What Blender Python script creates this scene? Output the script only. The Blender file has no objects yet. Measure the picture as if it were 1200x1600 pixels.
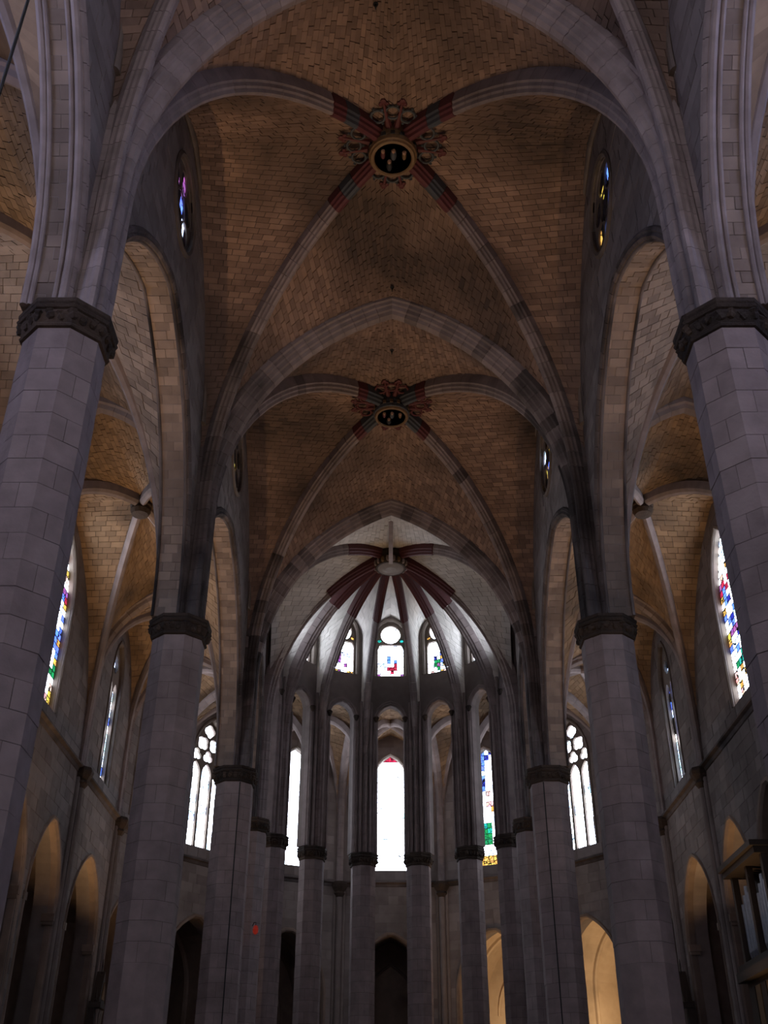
import bpy, math, random
from mathutils import Vector, Matrix
from mathutils.geometry import tessellate_polygon

random.seed(11)
scene = bpy.context.scene
COL = scene.collection
V = Vector

# ------------------------------------------------------------------ camera
F_PX, PITCH, CAM = 1650.0, math.radians(32.2), V((-0.16, 0.0, 1.6))
cam_d = bpy.data.cameras.new('camera')
cam = bpy.data.objects.new('camera', cam_d)
COL.objects.link(cam)
cam_d.sensor_fit = 'HORIZONTAL'
cam_d.sensor_width = 36.0
cam_d.lens = 36.0 * F_PX / 1200.0
cam_d.shift_x = -6.0 / 1200.0
cam_d.clip_start, cam_d.clip_end = 0.1, 300.0
cam.location = CAM
cam.rotation_euler = (math.pi / 2 + PITCH, 0, 0)
scene.camera = cam

# ------------------------------------------------------------------ world, exposure
world = bpy.data.worlds.new('sky')
scene.world = world
world.use_nodes = True
bg = world.node_tree.nodes['Background']
bg.inputs[0].default_value = (0.55, 0.68, 0.9, 1)
bg.inputs[1].default_value = 0.02
vs = scene.view_settings
vs.view_transform = 'Standard'
vs.look = 'None'
vs.exposure = 0.6
vs.gamma = 1.0
vs.use_curve_mapping = False
scene.cycles.max_bounces = 5
scene.cycles.diffuse_bounces = 3
scene.cycles.use_denoising = True
scene.cycles.use_adaptive_sampling = True
scene.cycles.adaptive_threshold = 0.04
scene.cycles.sample_clamp_indirect = 4.0

GLASS = 10.0          # brightness of clear daylit glass
WEST = 6.0           # the great west rose and lancets behind the camera
FLOOD = 85.0        # warm floor uplights of the aisles (W)
NAVE = 72.0         # warm floor uplights of the nave (W)
CHAPEL = 10.0        # lamps inside the chapels (W)


def to_px(p):
    d = V(p) - CAM
    c, s = math.cos(PITCH), math.sin(PITCH)
    w = d.y * c + d.z * s
    if w < 0.5:
        return None
    return 606 + F_PX * d.x / w, 800 - F_PX * (-d.y * s + d.z * c) / w


def px_size(pts):
    q = [to_px(p) for p in pts]
    if any(x is None for x in q):
        return 0.0
    xs, ys = [a[0] for a in q], [a[1] for a in q]
    if max(xs) < 0 or min(xs) > 1200 or max(ys) < 0 or min(ys) > 1600:
        return 0.0
    return abs(max(xs) - min(xs)) * abs(max(ys) - min(ys))


# ------------------------------------------------------------------ materials
def nodes_of(name):
    m = bpy.data.materials.new(name)
    m.use_nodes = True
    nt = m.node_tree
    return m, nt, nt.nodes, nt.links, nt.nodes['Principled BSDF']


def stone(name, dark, light, stain=(0.03, 0.024, 0.022), amount=0.35, scale=0.22, rough=0.9, bump=0.0, streak=0.0, piece=0.45, soot_at=0.52):
    m, nt, N, L, b = nodes_of(name)
    geo = N.new('ShaderNodeNewGeometry')
    oi = N.new('ShaderNodeObjectInfo')
    add = N.new('ShaderNodeMath'); add.operation = 'ADD'
    L.new(geo.outputs['Random Per Island'], add.inputs[0]); L.new(oi.outputs['Random'], add.inputs[1])
    fr = N.new('ShaderNodeMath'); fr.operation = 'FRACT'
    L.new(add.outputs[0], fr.inputs[0])
    tc = N.new('ShaderNodeNewGeometry')
    n1 = N.new('ShaderNodeTexNoise'); n1.inputs['Scale'].default_value = 2.2; n1.inputs['Detail'].default_value = 3
    n2 = N.new('ShaderNodeTexNoise'); n2.inputs['Scale'].default_value = scale; n2.inputs['Detail'].default_value = 3
    L.new(tc.outputs['Position'], n1.inputs['Vector'])
    if streak:
        mp = N.new('ShaderNodeMapping'); mp.inputs['Scale'].default_value = (1.0 + streak, 1.0 + streak, 0.35)
        L.new(tc.outputs['Position'], mp.inputs['Vector']); L.new(mp.outputs['Vector'], n2.inputs['Vector'])
    else:
        L.new(tc.outputs['Position'], n2.inputs['Vector'])
    avg = N.new('ShaderNodeMix'); avg.data_type = 'FLOAT'; avg.inputs['Factor'].default_value = piece
    L.new(n1.outputs['Fac'], avg.inputs[2]); L.new(fr.outputs[0], avg.inputs[3])
    ramp = N.new('ShaderNodeMapRange'); ramp.inputs['From Min'].default_value = 0.2; ramp.inputs['From Max'].default_value = 0.8
    L.new(avg.outputs[0], ramp.inputs['Value'])
    mix = N.new('ShaderNodeMix'); mix.data_type = 'RGBA'
    mix.inputs[6].default_value = (*dark, 1); mix.inputs[7].default_value = (*light, 1)
    L.new(ramp.outputs[0], mix.inputs[0])
    sr = N.new('ShaderNodeMapRange'); sr.inputs['From Min'].default_value = soot_at; sr.inputs['From Max'].default_value = soot_at + 0.16
    sr.inputs['To Max'].default_value = amount
    L.new(n2.outputs['Fac'], sr.inputs['Value'])
    mix2 = N.new('ShaderNodeMix'); mix2.data_type = 'RGBA'
    mix2.inputs[7].default_value = (*stain, 1)
    mot = N.new('ShaderNodeMapRange'); mot.inputs['To Min'].default_value = 0.55; mot.inputs['To Max'].default_value = 1.0
    L.new(fr.outputs[0], mot.inputs['Value'])
    mm = N.new('ShaderNodeMath'); mm.operation = 'MULTIPLY'
    L.new(sr.outputs[0], mm.inputs[0]); L.new(mot.outputs[0], mm.inputs[1])
    L.new(mm.outputs[0], mix2.inputs[0]); L.new(mix.outputs[2], mix2.inputs[6])
    L.new(mix2.outputs[2], b.inputs['Base Color'])
    b.inputs['Roughness'].default_value = rough
    b.inputs['Specular IOR Level'].default_value = 0.2
    if bump > 0:
        n3 = N.new('ShaderNodeTexNoise'); n3.inputs['Scale'].default_value = 12.0; n3.inputs['Detail'].default_value = 2
        L.new(tc.outputs['Position'], n3.inputs['Vector'])
        bp = N.new('ShaderNodeBump'); bp.inputs['Strength'].default_value = bump; bp.inputs['Distance'].default_value = 0.03
        L.new(n3.outputs['Fac'], bp.inputs['Height']); L.new(bp.outputs['Normal'], b.inputs['Normal'])
    return m


def plain(name, col, rough=0.7, metal=0.0):
    m, nt, N, L, b = nodes_of(name)
    n1 = N.new('ShaderNodeTexNoise'); n1.inputs['Scale'].default_value = 9.0; n1.inputs['Detail'].default_value = 4
    geo = N.new('ShaderNodeNewGeometry'); L.new(geo.outputs['Position'], n1.inputs['Vector'])
    mix = N.new('ShaderNodeMix'); mix.data_type = 'RGBA'
    mix.inputs[6].default_value = (*[c * 0.65 for c in col], 1); mix.inputs[7].default_value = (*[min(1, c * 1.25) for c in col], 1)
    L.new(n1.outputs['Fac'], mix.inputs[0]); L.new(mix.outputs[2], b.inputs['Base Color'])
    b.inputs['Roughness'].default_value = rough; b.inputs['Metallic'].default_value = metal
    return m


def glass(name, col, strength, cell=3.0, line=0.05, spread=0.25):
    """daylit stained glass: it glows with the sky behind it, with dark leading between the pieces"""
    m, nt, N, L, b = nodes_of(name)
    geo = N.new('ShaderNodeNewGeometry')
    vor = N.new('ShaderNodeTexVoronoi'); vor.feature = 'DISTANCE_TO_EDGE'; vor.inputs['Scale'].default_value = cell
    vc = N.new('ShaderNodeTexVoronoi'); vc.inputs['Scale'].default_value = cell
    for n in (vor, vc):
        L.new(geo.outputs['Position'], n.inputs['Vector'])
    lt = N.new('ShaderNodeMath'); lt.operation = 'GREATER_THAN'; lt.inputs[1].default_value = line
    L.new(vor.outputs['Distance'], lt.inputs[0])
    mix = N.new('ShaderNodeMix'); mix.data_type = 'RGBA'; mix.blend_type = 'MULTIPLY'; mix.inputs[0].default_value = spread
    mix.inputs[6].default_value = (*col, 1)
    L.new(vc.outputs['Color'], mix.inputs[7])
    L.new(mix.outputs[2], b.inputs['Emission Color'])
    mu = N.new('ShaderNodeMath'); mu.operation = 'MULTIPLY'; mu.inputs[1].default_value = strength
    L.new(lt.outputs[0], mu.inputs[0]); L.new(mu.outputs[0], b.inputs['Emission Strength'])
    b.inputs['Base Color'].default_value = (0.02, 0.02, 0.02, 1)
    b.inputs['Roughness'].default_value = 0.8
    b.inputs['Specular IOR Level'].default_value = 0.05
    m.cycles.emission_sampling = 'FRONT' if strength > 1.5 else 'NONE'
    return m


M = {
    'column': stone('mauve_grey_limestone', (0.175, 0.136, 0.130), (0.30, 0.238, 0.228), amount=0.3, scale=0.3, piece=0.22, bump=0.25),
    'rib': stone('rib_limestone', (0.165, 0.130, 0.122), (0.30, 0.242, 0.23), amount=0.5, scale=0.25, piece=0.2),
    'soot_and_shade': stone('soot_and_shade_limestone', (0.05, 0.04, 0.038), (0.14, 0.112, 0.106), stain=(0.012, 0.010, 0.010), amount=0.95, scale=0.4, soot_at=0.47, piece=0.3),  # soot on the inner arches; on the cornices it is painted shade
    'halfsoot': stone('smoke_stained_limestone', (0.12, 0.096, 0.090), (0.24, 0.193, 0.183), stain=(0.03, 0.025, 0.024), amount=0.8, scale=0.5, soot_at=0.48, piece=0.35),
    'web': stone('brown_vault_stone', (0.14, 0.092, 0.072), (0.29, 0.19, 0.145), amount=0.9, scale=0.17, soot_at=0.47),
    'aisle_web': stone('ochre_vault_stone', (0.17, 0.11, 0.068), (0.29, 0.19, 0.115), amount=0.8, scale=0.3, soot_at=0.5),
    'apse_web': stone('pale_vault_plaster', (0.48, 0.44, 0.40), (0.66, 0.61, 0.56), amount=0.35, scale=0.3),
    'wall': stone('grey_wall_stone', (0.135, 0.108, 0.098), (0.235, 0.195, 0.18), amount=0.45, scale=0.25),
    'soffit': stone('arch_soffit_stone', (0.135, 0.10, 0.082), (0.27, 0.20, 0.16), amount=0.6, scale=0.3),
    'mortar': stone('dark_mortar', (0.06, 0.046, 0.04), (0.09, 0.07, 0.06), amount=0.3),
    'capital': stone('sooty_carved_stone', (0.02, 0.015, 0.013), (0.07, 0.048, 0.035), amount=0.5, scale=2.0, bump=1.0),
    'trim': stone('weathered_trim_stone', (0.11, 0.085, 0.07), (0.2, 0.16, 0.135), amount=0.5, scale=0.6),
    'chapel': stone('lit_ochre_chapel_stone', (0.40, 0.29, 0.19), (0.52, 0.40, 0.28), amount=0.2, scale=0.6),
    'floor': stone('worn_paving', (0.16, 0.14, 0.13), (0.26, 0.235, 0.22), amount=0.3, rough=0.6),
    'red': plain('faded_red_paint', (0.085, 0.017, 0.018)),
    'blue': plain('dark_slate_paint', (0.045, 0.05, 0.058)),
    'gold': plain('tarnished_gilding', (0.15, 0.085, 0.034), 0.6, 0.15),
    'black': plain('sooty_black_paint', (0.012, 0.011, 0.011)),
    'skin': plain('faded_flesh_paint', (0.26, 0.14, 0.085)),
    'iron': plain('wrought_iron', (0.02, 0.02, 0.022), 0.6, 0.5),
    'lead': plain('lead_came', (0.015, 0.015, 0.017), 0.7),
    'wood': plain('dark_walnut', (0.028, 0.017, 0.011), 0.75),
    'tin': plain('dull_pipe_metal', (0.25, 0.25, 0.28), 0.4, 0.7),
    'cable': plain('black_cable', (0.01, 0.01, 0.01), 0.8),
    'banner': plain('red_cloth', (0.35, 0.05, 0.04), 0.9),
}
SKY = (0.78, 0.86, 1.0)
G = {
    'white': glass('clear_daylit_glass', SKY, GLASS, 2.2, 0.012, 0.1),
    'pale': glass('pale_blue_glass', (0.5, 0.7, 1.0), GLASS * 0.413, 3.0, 0.03, 0.3),
    'blue': glass('blue_glass', (0.10, 0.2, 0.95), GLASS * 0.225, 3.5, 0.04, 0.35),
    'deep': glass('deep_blue_glass', (0.04, 0.05, 0.55), GLASS * 0.105, 3.5, 0.05, 0.4),
    'teal': glass('teal_glass', (0.02, 0.5, 0.42), GLASS * 0.120, 4.0, 0.04, 0.3),
    'green': glass('green_glass', (0.02, 0.42, 0.14), GLASS * 0.090, 4.0, 0.04, 0.3),
    'red': glass('red_glass', (0.8, 0.04, 0.12), GLASS * 0.090, 4.0, 0.05, 0.3),
    'violet': glass('violet_glass', (0.5, 0.15, 0.6), GLASS * 0.098, 4.0, 0.05, 0.3),
    'amber': glass('amber_glass', (1.0, 0.6, 0.12), GLASS * 0.128, 3.5, 0.05, 0.4),
    'rose': glass('rose_glass', (1.0, 0.6, 0.55), GLASS * 0.150, 3.5, 0.05, 0.4),
    'dark': glass('darkened_glass', (0.05, 0.03, 0.045), 0.08, 3.0, 0.08, 0.5),
    'lamp': glass('red_lamp_glass', (1.0, 0.06, 0.03), 0.09, 2.0, 0.0, 0.0),
    'bluewest': glass('blue_daylit_glass', (0.52, 0.60, 1.0), WEST * 1.5, 1.0, 0.02, 0.1),
    'west': glass('west_daylit_glass', (0.90, 0.86, 0.98), WEST, 1.0, 0.02, 0.1),
}


# ------------------------------------------------------------------ mesh helpers
class MB:
    def __init__(self):
        self.v, self.f = [], []

    def add(self, verts, faces):
        b = len(self.v)
        self.v.extend(verts)
        self.f.extend([tuple(b + i for i in f) for f in faces])

    def box(self, c, sx, sy, sz, ex=V((1, 0, 0)), ey=V((0, 1, 0)), ez=V((0, 0, 1))):
        c = V(c)
        vs = [c + ex * (sx / 2 * a) + ey * (sy / 2 * b) + ez * (sz / 2 * d) for d in (-1, 1) for a, b in ((-1, -1), (1, -1), (1, 1), (-1, 1))]
        self.add(vs, [(3, 2, 1, 0), (4, 5, 6, 7), (0, 1, 5, 4), (1, 2, 6, 5), (2, 3, 7, 6), (3, 0, 4, 7)])

    def lathe(self, prof, seg, rot=0.0, center=V((0, 0, 0)), close=True):
        b = len(self.v)
        for r, z in prof:
            for k in range(seg):
                a = rot + 2 * math.pi * k / seg
                self.v.append(V((center.x + r * math.cos(a), center.y + r * math.sin(a), center.z + z)))
        for i in range(len(prof) - 1):
            for k in range(seg):
                k2 = (k + 1) % seg
                self.f.append((b + i * seg + k, b + i * seg + k2, b + (i + 1) * seg + k2, b + (i + 1) * seg + k))
        if close:
            self.f.append(tuple(b + k for k in reversed(range(seg))))
            self.f.append(tuple(b + (len(prof) - 1) * seg + k for k in range(seg)))

    def tube(self, pts, r, seg=8):
        pts = [V(p) for p in pts]
        b = len(self.v)
        up = V((0.13, 0.21, 0.97))
        for i, p in enumerate(pts):
            t = (pts[min(i + 1, len(pts) - 1)] - pts[max(i - 1, 0)]).normalized()
            s = t.cross(up if abs(t.dot(up)) < 0.95 else V((1, 0, 0))).normalized()
            n = t.cross(s)
            rr = r[i] if isinstance(r, (list, tuple)) else r
            for k in range(seg):
                a = 2 * math.pi * k / seg
                self.v.append(p + s * (rr * math.cos(a)) + n * (rr * math.sin(a)))
        for i in range(len(pts) - 1):
            for k in range(seg):
                k2 = (k + 1) % seg
                self.f.append((b + i * seg + k, b + i * seg + k2, b + (i + 1) * seg + k2, b + (i + 1) * seg + k))
        self.f.append(tuple(b + k for k in reversed(range(seg))))
        self.f.append(tuple(b + (len(pts) - 1) * seg + k for k in range(seg)))

    def build(self, name, mat, parent=None, smooth=False, local=False):
        return link(name, self.v, self.f, mat, parent, smooth, local)


def link(name, verts, faces, mat, parent=None, smooth=False, local=False):
    me = bpy.data.meshes.new(name)
    me.from_pydata([tuple(v) for v in verts], [], faces)
    if smooth:
        me.polygons.foreach_set('use_smooth', [True] * len(me.polygons))
    me.materials.append(mat)
    return place(name, me, parent, local)


def world_of(o):
    p = V((0, 0, 0))
    while o is not None:
        p += o.location
        o = o.parent
    return p


def place(name, me, parent=None, local=False):
    o = bpy.data.objects.new(name, me)
    COL.objects.link(o)
    if parent is not None:
        o.parent = parent
        if not local:
            o.location = -world_of(parent)
    return o


def empty(name, loc, label=None, cat=None, kind=None, group=None, parent=None):
    o = bpy.data.objects.new(name, None)
    o.empty_display_size = 0.3
    COL.objects.link(o)
    o.location = loc
    if parent is not None:
        o.parent = parent
        o.location = V(loc) - world_of(parent)
    return tag(o, label, cat, kind, group)


def tag(o, label=None, cat=None, kind=None, group=None):
    for k, v in (('label', label), ('category', cat), ('kind', kind), ('group', group)):
        if v:
            o[k] = v
    return o


class Pieces:
    """stones laid into one surface: those that show largest become objects, the rest stay joined"""

    def __init__(self, name, mat, parent, most):
        self.name, self.mat, self.parent, self.most, self.items = name, mat, parent, most, []

    def add(self, verts, faces, face_pts=None):
        self.items.append((px_size(face_pts or verts), verts, faces))

    def block(self, q, nrm, depth, proud, gap):
        """q: 4 corner points of the joint grid; nrm: unit normal towards the room"""
        c = (q[0] + q[1] + q[2] + q[3]) / 4
        lo, hi = [], []
        for p in q:
            d = c - p
            l = max(d.length, 1e-6)
            e = p + d * min(0.4, gap / l)
            lo.append(e - nrm * depth)
            hi.append(e + nrm * proud)
        self.add(lo + hi, [(3, 2, 1, 0), (4, 5, 6, 7), (0, 1, 5, 4), (1, 2, 6, 5), (2, 3, 7, 6), (3, 0, 4, 7)], hi)

    def done(self):
        it = sorted(self.items, key=lambda x: -x[0])
        n = 0
        while n < len(it) and n < self.most and it[n][0] > 60:
            n += 1
        for _, v, f in it[:n]:
            link(self.name, v, f, self.mat, self.parent)
        if n < len(it):
            mb = MB()
            for _, v, f in it[n:]:
                mb.add(v, f)
            o = mb.build(self.name + '_field', self.mat, self.parent)
            o['kind'] = 'stuff'


# ------------------------------------------------------------------ curves
class Arc:
    """half of a stilted pointed arch in plan from a to m, springing at zs, curving from zc, apex at za (all at m)"""

    def __init__(self, a, m, zs, zc, za):
        self.a, self.m = V((a[0], a[1], 0)), V((m[0], m[1], 0))
        self.zs, self.zc, self.za = zs, zc, za
        self.h = (self.m - self.a).length
        self.dir = (self.m - self.a).normalized()
        rise = za - zc
        self.ell = rise < self.h
        self.c = 0.0 if self.ell else (rise * rise - self.h * self.h) / (2 * self.h)
        self.rise = rise

    def at(self, z):
        if z <= self.zc:
            d = 0.0
        elif self.ell:
            d = self.h - self.h * math.sqrt(max(0.0, 1 - ((z - self.zc) / self.rise) ** 2))
        else:
            r = self.h + self.c
            d = self.h - (math.sqrt(max(0.0, r * r - (z - self.zc) ** 2)) - self.c)
        p = self.a + self.dir * min(d, self.h)
        return V((p.x, p.y, z))

    def norm(self, n):
        return self.at(self.zs + n * (self.za - self.zs))

    def path(self, step=0.5, z0=None, fine=600):
        z0 = self.zs if z0 is None else z0
        pts = [self.at(z0 + (self.za - z0) * math.sin(i / fine * math.pi / 2)) for i in range(fine + 1)]
        L = [0.0]
        for i in range(fine):
            L.append(L[-1] + (pts[i + 1] - pts[i]).length)
        n = max(2, round(L[-1] / step))
        out, j = [], 0
        for k in range(n + 1):
            t = L[-1] * k / n
            while j < fine - 1 and L[j + 1] < t:
                j += 1
            w = (t - L[j]) / max(1e-9, L[j + 1] - L[j])
            out.append(pts[j].lerp(pts[j + 1], min(1, w)))
        return out


def stations(path, outward, apex=False):
    """per point: (p, outward in-plane unit b); outward: rough unit vector from the span to the springing"""
    ref = V((outward.x, outward.y, 0)).normalized() + V((0, 0, 1))
    out = []
    for i, p in enumerate(path):
        t = (path[min(i + 1, len(path) - 1)] - path[max(i - 1, 0)]).normalized()
        hd = V((outward.x, outward.y, 0)).normalized()
        if apex and i == len(path) - 1:
            t = -hd
        nrm = hd.cross(V((0, 0, 1))).normalized()
        b = nrm.cross(t).normalized()
        if b.dot(ref) < 0:
            b = -b
        out.append((p, b, nrm, t))
    return out


def sweep(path, outward, prof, name, mat, parent, voussoirs=False, most=0, gap=0.006):
    st = stations(path, outward, name in ('arch_half', 'wall_rib', 'diagonal_rib'))
    n = len(prof)

    def ring(k, shift=0.0, jit=0.0):
        p, b, nr, t = st[k]
        return [p + t * shift + nr * (a * (1 + jit)) + b * (c - jit * 0.25) for a, c in prof]
    if voussoirs:
        pcs = {}
        for k in range(len(st) - 1):
            mk = mat(st[k][0].z) if callable(mat) else mat
            pc = pcs.setdefault(mk.name, Pieces('voussoir', mk, parent, most))
            j = random.uniform(-0.008, 0.008)
            v = ring(k, gap, j) + ring(k + 1, -gap if k < len(st) - 2 else 0.0, j)
            f = [(i, (i + 1) % n, n + (i + 1) % n, n + i) for i in range(n)]
            f += [tuple(reversed(range(n))), tuple(range(n, 2 * n))]
            pc.add(v, f)
        for pc in pcs.values():
            pc.done()
        return None
    mb = MB()
    for k in range(len(st)):
        mb.v.extend(ring(k))
    for k in range(len(st) - 1):
        for i in range(n):
            mb.f.append((k * n + i, k * n + (i + 1) % n, (k + 1) * n + (i + 1) % n, (k + 1) * n + i))
    mb.f.append(tuple(reversed(range(n))))
    mb.f.append(tuple((len(st) - 1) * n + i for i in range(n)))
    return mb.build(name, mat, parent)


def mirror_prof(half):
    return [(-a, b) for a, b in half] + [(a, b) for a, b in reversed(half) if a > 1e-6]


# (across, up from the lowest edge)
P_TRANS = mirror_prof([(0.50, 0.85), (0.50, 0.50), (0.41, 0.47), (0.38, 0.36), (0.31, 0.33), (0.27, 0.20), (0.19, 0.17), (0.14, 0.05), (0.0, 0.0)])
P_DIAG = mirror_prof([(0.22, 0.75), (0.22, 0.34), (0.17, 0.29), (0.15, 0.19), (0.10, 0.14), (0.07, 0.04), (0.0, 0.0)])
P_WALL = mirror_prof([(0.16, 0.40), (0.16, 0.16), (0.10, 0.06), (0.0, 0.0)])
P_AISLE = mirror_prof([(0.30, 0.60), (0.30, 0.30), (0.22, 0.24), (0.17, 0.10), (0.09, 0.05), (0.0, 0.0)])
P_THIN = mirror_prof([(0.17, 0.5), (0.17, 0.2), (0.10, 0.08), (0.0, 0.0)])


def ruled(A, B, inside, pc, back, length=0.55, gap=0.012, proud=(0.0, 0.025), depth=0.03, skip=None):
    """courses between successive points of A and B; inside: a point in the room below the surface"""
    for i in range(len(A) - 1):
        a0, a1, b0, b1 = A[i], A[i + 1], B[i], B[i + 1]
        L = max((a0 - b0).length, (a1 - b1).length)
        c = (a0 + a1 + b0 + b1) / 4
        nr = (b1 - a0).cross(a1 - b0)
        if nr.length < 1e-7:
            continue
        nr.normalize()
        if nr.dot(inside - c) < 0:
            nr = -nr
        off = nr * -0.03
        back.add([a0 + off, b0 + off, b1 + off, a1 + off], [(0, 1, 2, 3)])
        if pc is None or L < 0.15:
            continue
        n = max(1, round(L / length))
        cuts = [0.0]
        for k in range(n):
            cuts.append((k + 0.5 * (i % 2) + random.uniform(-0.15, 0.15) + (1 - 0.5 * (i % 2)) * (1 if False else 0)) / n)
        cuts = sorted(set([0.0] + [min(1, max(0, x)) for x in cuts[1:]] + [1.0]))
        cuts = [x for j, x in enumerate(cuts) if j == 0 or x - cuts[j - 1] > 0.15 / max(L, 0.3) or x == 1.0]
        for j in range(len(cuts) - 1):
            s, t = cuts[j], cuts[j + 1]
            if (t - s) * L < 0.06:
                continue
            q = [a0.lerp(b0, s), a0.lerp(b0, t), a1.lerp(b1, t), a1.lerp(b1, s)]
            if min((q[0] - q[3]).length, (q[1] - q[2]).length) < 0.03 and max((q[0] - q[3]).length, (q[1] - q[2]).length) < 0.06:
                continue
            pc.block(q, nr, depth, random.uniform(*proud), gap)


def quad_vault(ceil, corners, edges, center, zcrown, zs, zc, mat, most=0, course=0.23, detail=True, skip_edges=(), back_mat=None):
    """corners: 4 plan points in order; edges[k]: (zc, apex) of the arch between corner k and k+1"""
    cx = V((center[0], center[1], 0))
    inside = V((center[0], center[1], zs))
    pc = Pieces('web_stone', mat, ceil, most) if detail else None
    back = MB()
    for k in range(4):
        if k in skip_edges:
            continue
        p, q = V((*corners[k], 0)), V((*corners[(k + 1) % 4], 0))
        m = (p + q) / 2
        for c in (p, q):
            E = Arc(c, m, zs, edges[k][0], edges[k][1])
            D = Arc(c, cx, zs, zc, zcrown)
            dp = D.path(course)
            ns = [(x.z - zs) / (zcrown - zs) for x in dp]
            j0 = max([j for j, n in enumerate(ns) if zs + n * (zcrown - zs) <= zc and zs + n * (edges[k][1] - zs) <= edges[k][0]] or [0])
            A = [E.norm(n) for n in ns[j0:]]
            B = [D.norm(n) for n in ns[j0:]]
            ruled(A, B, inside, pc, back, 0.45 if detail else 1)
    back.build('web_backing', back_mat or M['mortar'] if detail else mat, ceil)
    if pc:
        pc.done()


# ------------------------------------------------------------------ walls with openings
def pointed(sc, hw, z0, zs, za, n=10):
    """outline of a pointed opening, counter-clockwise from the lower left"""
    rise = za - zs
    half = []
    if rise >= hw:
        c = (rise * rise - hw * hw) / (2 * hw); r = hw + c
        amax = math.acos(c / r)
        for i in range(n + 1):
            a = amax * i / n
            half.append((r * math.cos(a) - c, zs + r * math.sin(a)))
    else:
        for i in range(n + 1):
            a = math.pi / 2 * i / n
            half.append((hw * math.cos(a), zs + rise * math.sin(a)))
    half[-1] = (0.0, za)
    return [(sc - hw, z0), (sc + hw, z0)] + [(sc + x, z) for x, z in half] + [(sc - x, z) for x, z in reversed(half[:-1])]


def circle(sc, zc, r, n=24):
    return [(sc + r * math.cos(2 * math.pi * i / n), zc + r * math.sin(2 * math.pi * i / n)) for i in range(n)]


def foil(sc, zc, lobes, r, k=0.55, rot=math.pi / 2, n=36):
    """outline of a cusped foil: the union of circles round a centre"""
    out = []
    for i in range(n):
        a = 2 * math.pi * i / n
        best = 0.0
        for j in range(lobes):
            d = a - (rot + 2 * math.pi * j / lobes)
            cr, off = r * k, r * (1 - k)
            disc = cr * cr - (off * math.sin(d)) ** 2
            if disc >= 0:
                best = max(best, off * math.cos(d) + math.sqrt(disc))
        out.append((sc + best * math.cos(a), zc + best * math.sin(a)))
    return out


class Plane:
    def __init__(self, O, e, n):
        self.O, self.e, self.n = V(O), V(e), V(n)

    def p(self, s, z, d=0.0):
        q = self.O + self.e * s + self.n * d
        return V((q.x, q.y, z))


def clip_spans(outline_list, za, zb, s0, s1):
    """free intervals of a course between za and zb beside the openings"""
    blocked = []
    for ol in outline_list:
        xs = []
        for z in (za, (za + zb) / 2, zb):
            hits = []
            for i in range(len(ol)):
                (x0, y0), (x1, y1) = ol[i], ol[(i + 1) % len(ol)]
                if (y0 <= z < y1) or (y1 <= z < y0):
                    hits.append(x0 + (x1 - x0) * (z - y0) / (y1 - y0))
            if len(hits) >= 2:
                xs += [min(hits), max(hits)]
        if xs:
            blocked.append((min(xs), max(xs)))
    blocked.sort()
    free, cur = [], s0
    for a, b in blocked:
        if a > cur:
            free.append((cur, min(a, s1)))
        cur = max(cur, b)
    if cur < s1:
        free.append((cur, s1))
    return [(a, b) for a, b in free if b - a > 0.08]


def wall_panel(parent, pl, s0, s1, z0, z1, openings, thick, mat, back=True, name='panel', reveal_mat=None):
    outer = [(s0, z0), (s1, z0), (s1, z1), (s0, z1)]
    loops = [outer] + openings
    flat = [q for l in loops for q in l]
    tris = tessellate_polygon([[V((a, b, 0)) for a, b in l] for l in loops])
    mb = MB()
    sides = (0.0, -thick) if back else (0.0,)
    for d in sides:
        mb.add([pl.p(a, b, d) for a, b in flat], [tuple(t) for t in tris])
    open_foot = any(abs(ol[0][1] - z0) < 0.02 for ol in openings)
    mb.add([pl.p(a, b, d) for d in (0, -thick) for a, b in outer], [(i, (i + 1) % 4, 4 + (i + 1) % 4, 4 + i) for i in range(1 if open_foot else 0, 4)])
    feet = [ol for ol in openings if abs(ol[0][1] - z0) < 0.02]
    if len(feet) == 1:
        for a, b in ((s0, feet[0][0][0]), (feet[0][1][0], s1)):
            mb.add([pl.p(a, z0, 0), pl.p(b, z0, 0), pl.p(b, z0, -thick), pl.p(a, z0, -thick)], [(0, 1, 2, 3)])
    o = mb.build(name, mat, parent)
    rv = MB()
    for ol in openings:
        n = len(ol)
        rv.add([pl.p(a, b, d) for d in (0, -thick) for a, b in ol], [(i, (i + 1) % n, n + (i + 1) % n, n + i) for i in range(1 if abs(ol[0][1] - z0) < 0.02 else 0, n)])
    if rv.f:
        rv.build('reveal', reveal_mat or mat, parent)
    return o


def wall_stones(pl, s0, s1, z0, z1, openings, pc, h=0.48, length=0.75, proud=(0.004, 0.022)):
    n = max(1, round((z1 - z0) / h))
    for i in range(n):
        za, zb = z0 + (z1 - z0) * i / n, z0 + (z1 - z0) * (i + 1) / n
        for a, b in clip_spans(openings, za, zb, s0, s1):
            x = a
            first = True
            while x < b - 1e-4:
                w = length * random.uniform(0.65, 1.35) * (0.5 if first and i % 2 else 1)
                first = False
                y = x + w
                if b - y < 0.3:
                    y = b
                q = [pl.p(x, za), pl.p(y, za), pl.p(y, zb), pl.p(x, zb)]
                pc.block(q, pl.n, 0.02, random.uniform(*proud), 0.011)
                x = y


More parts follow.
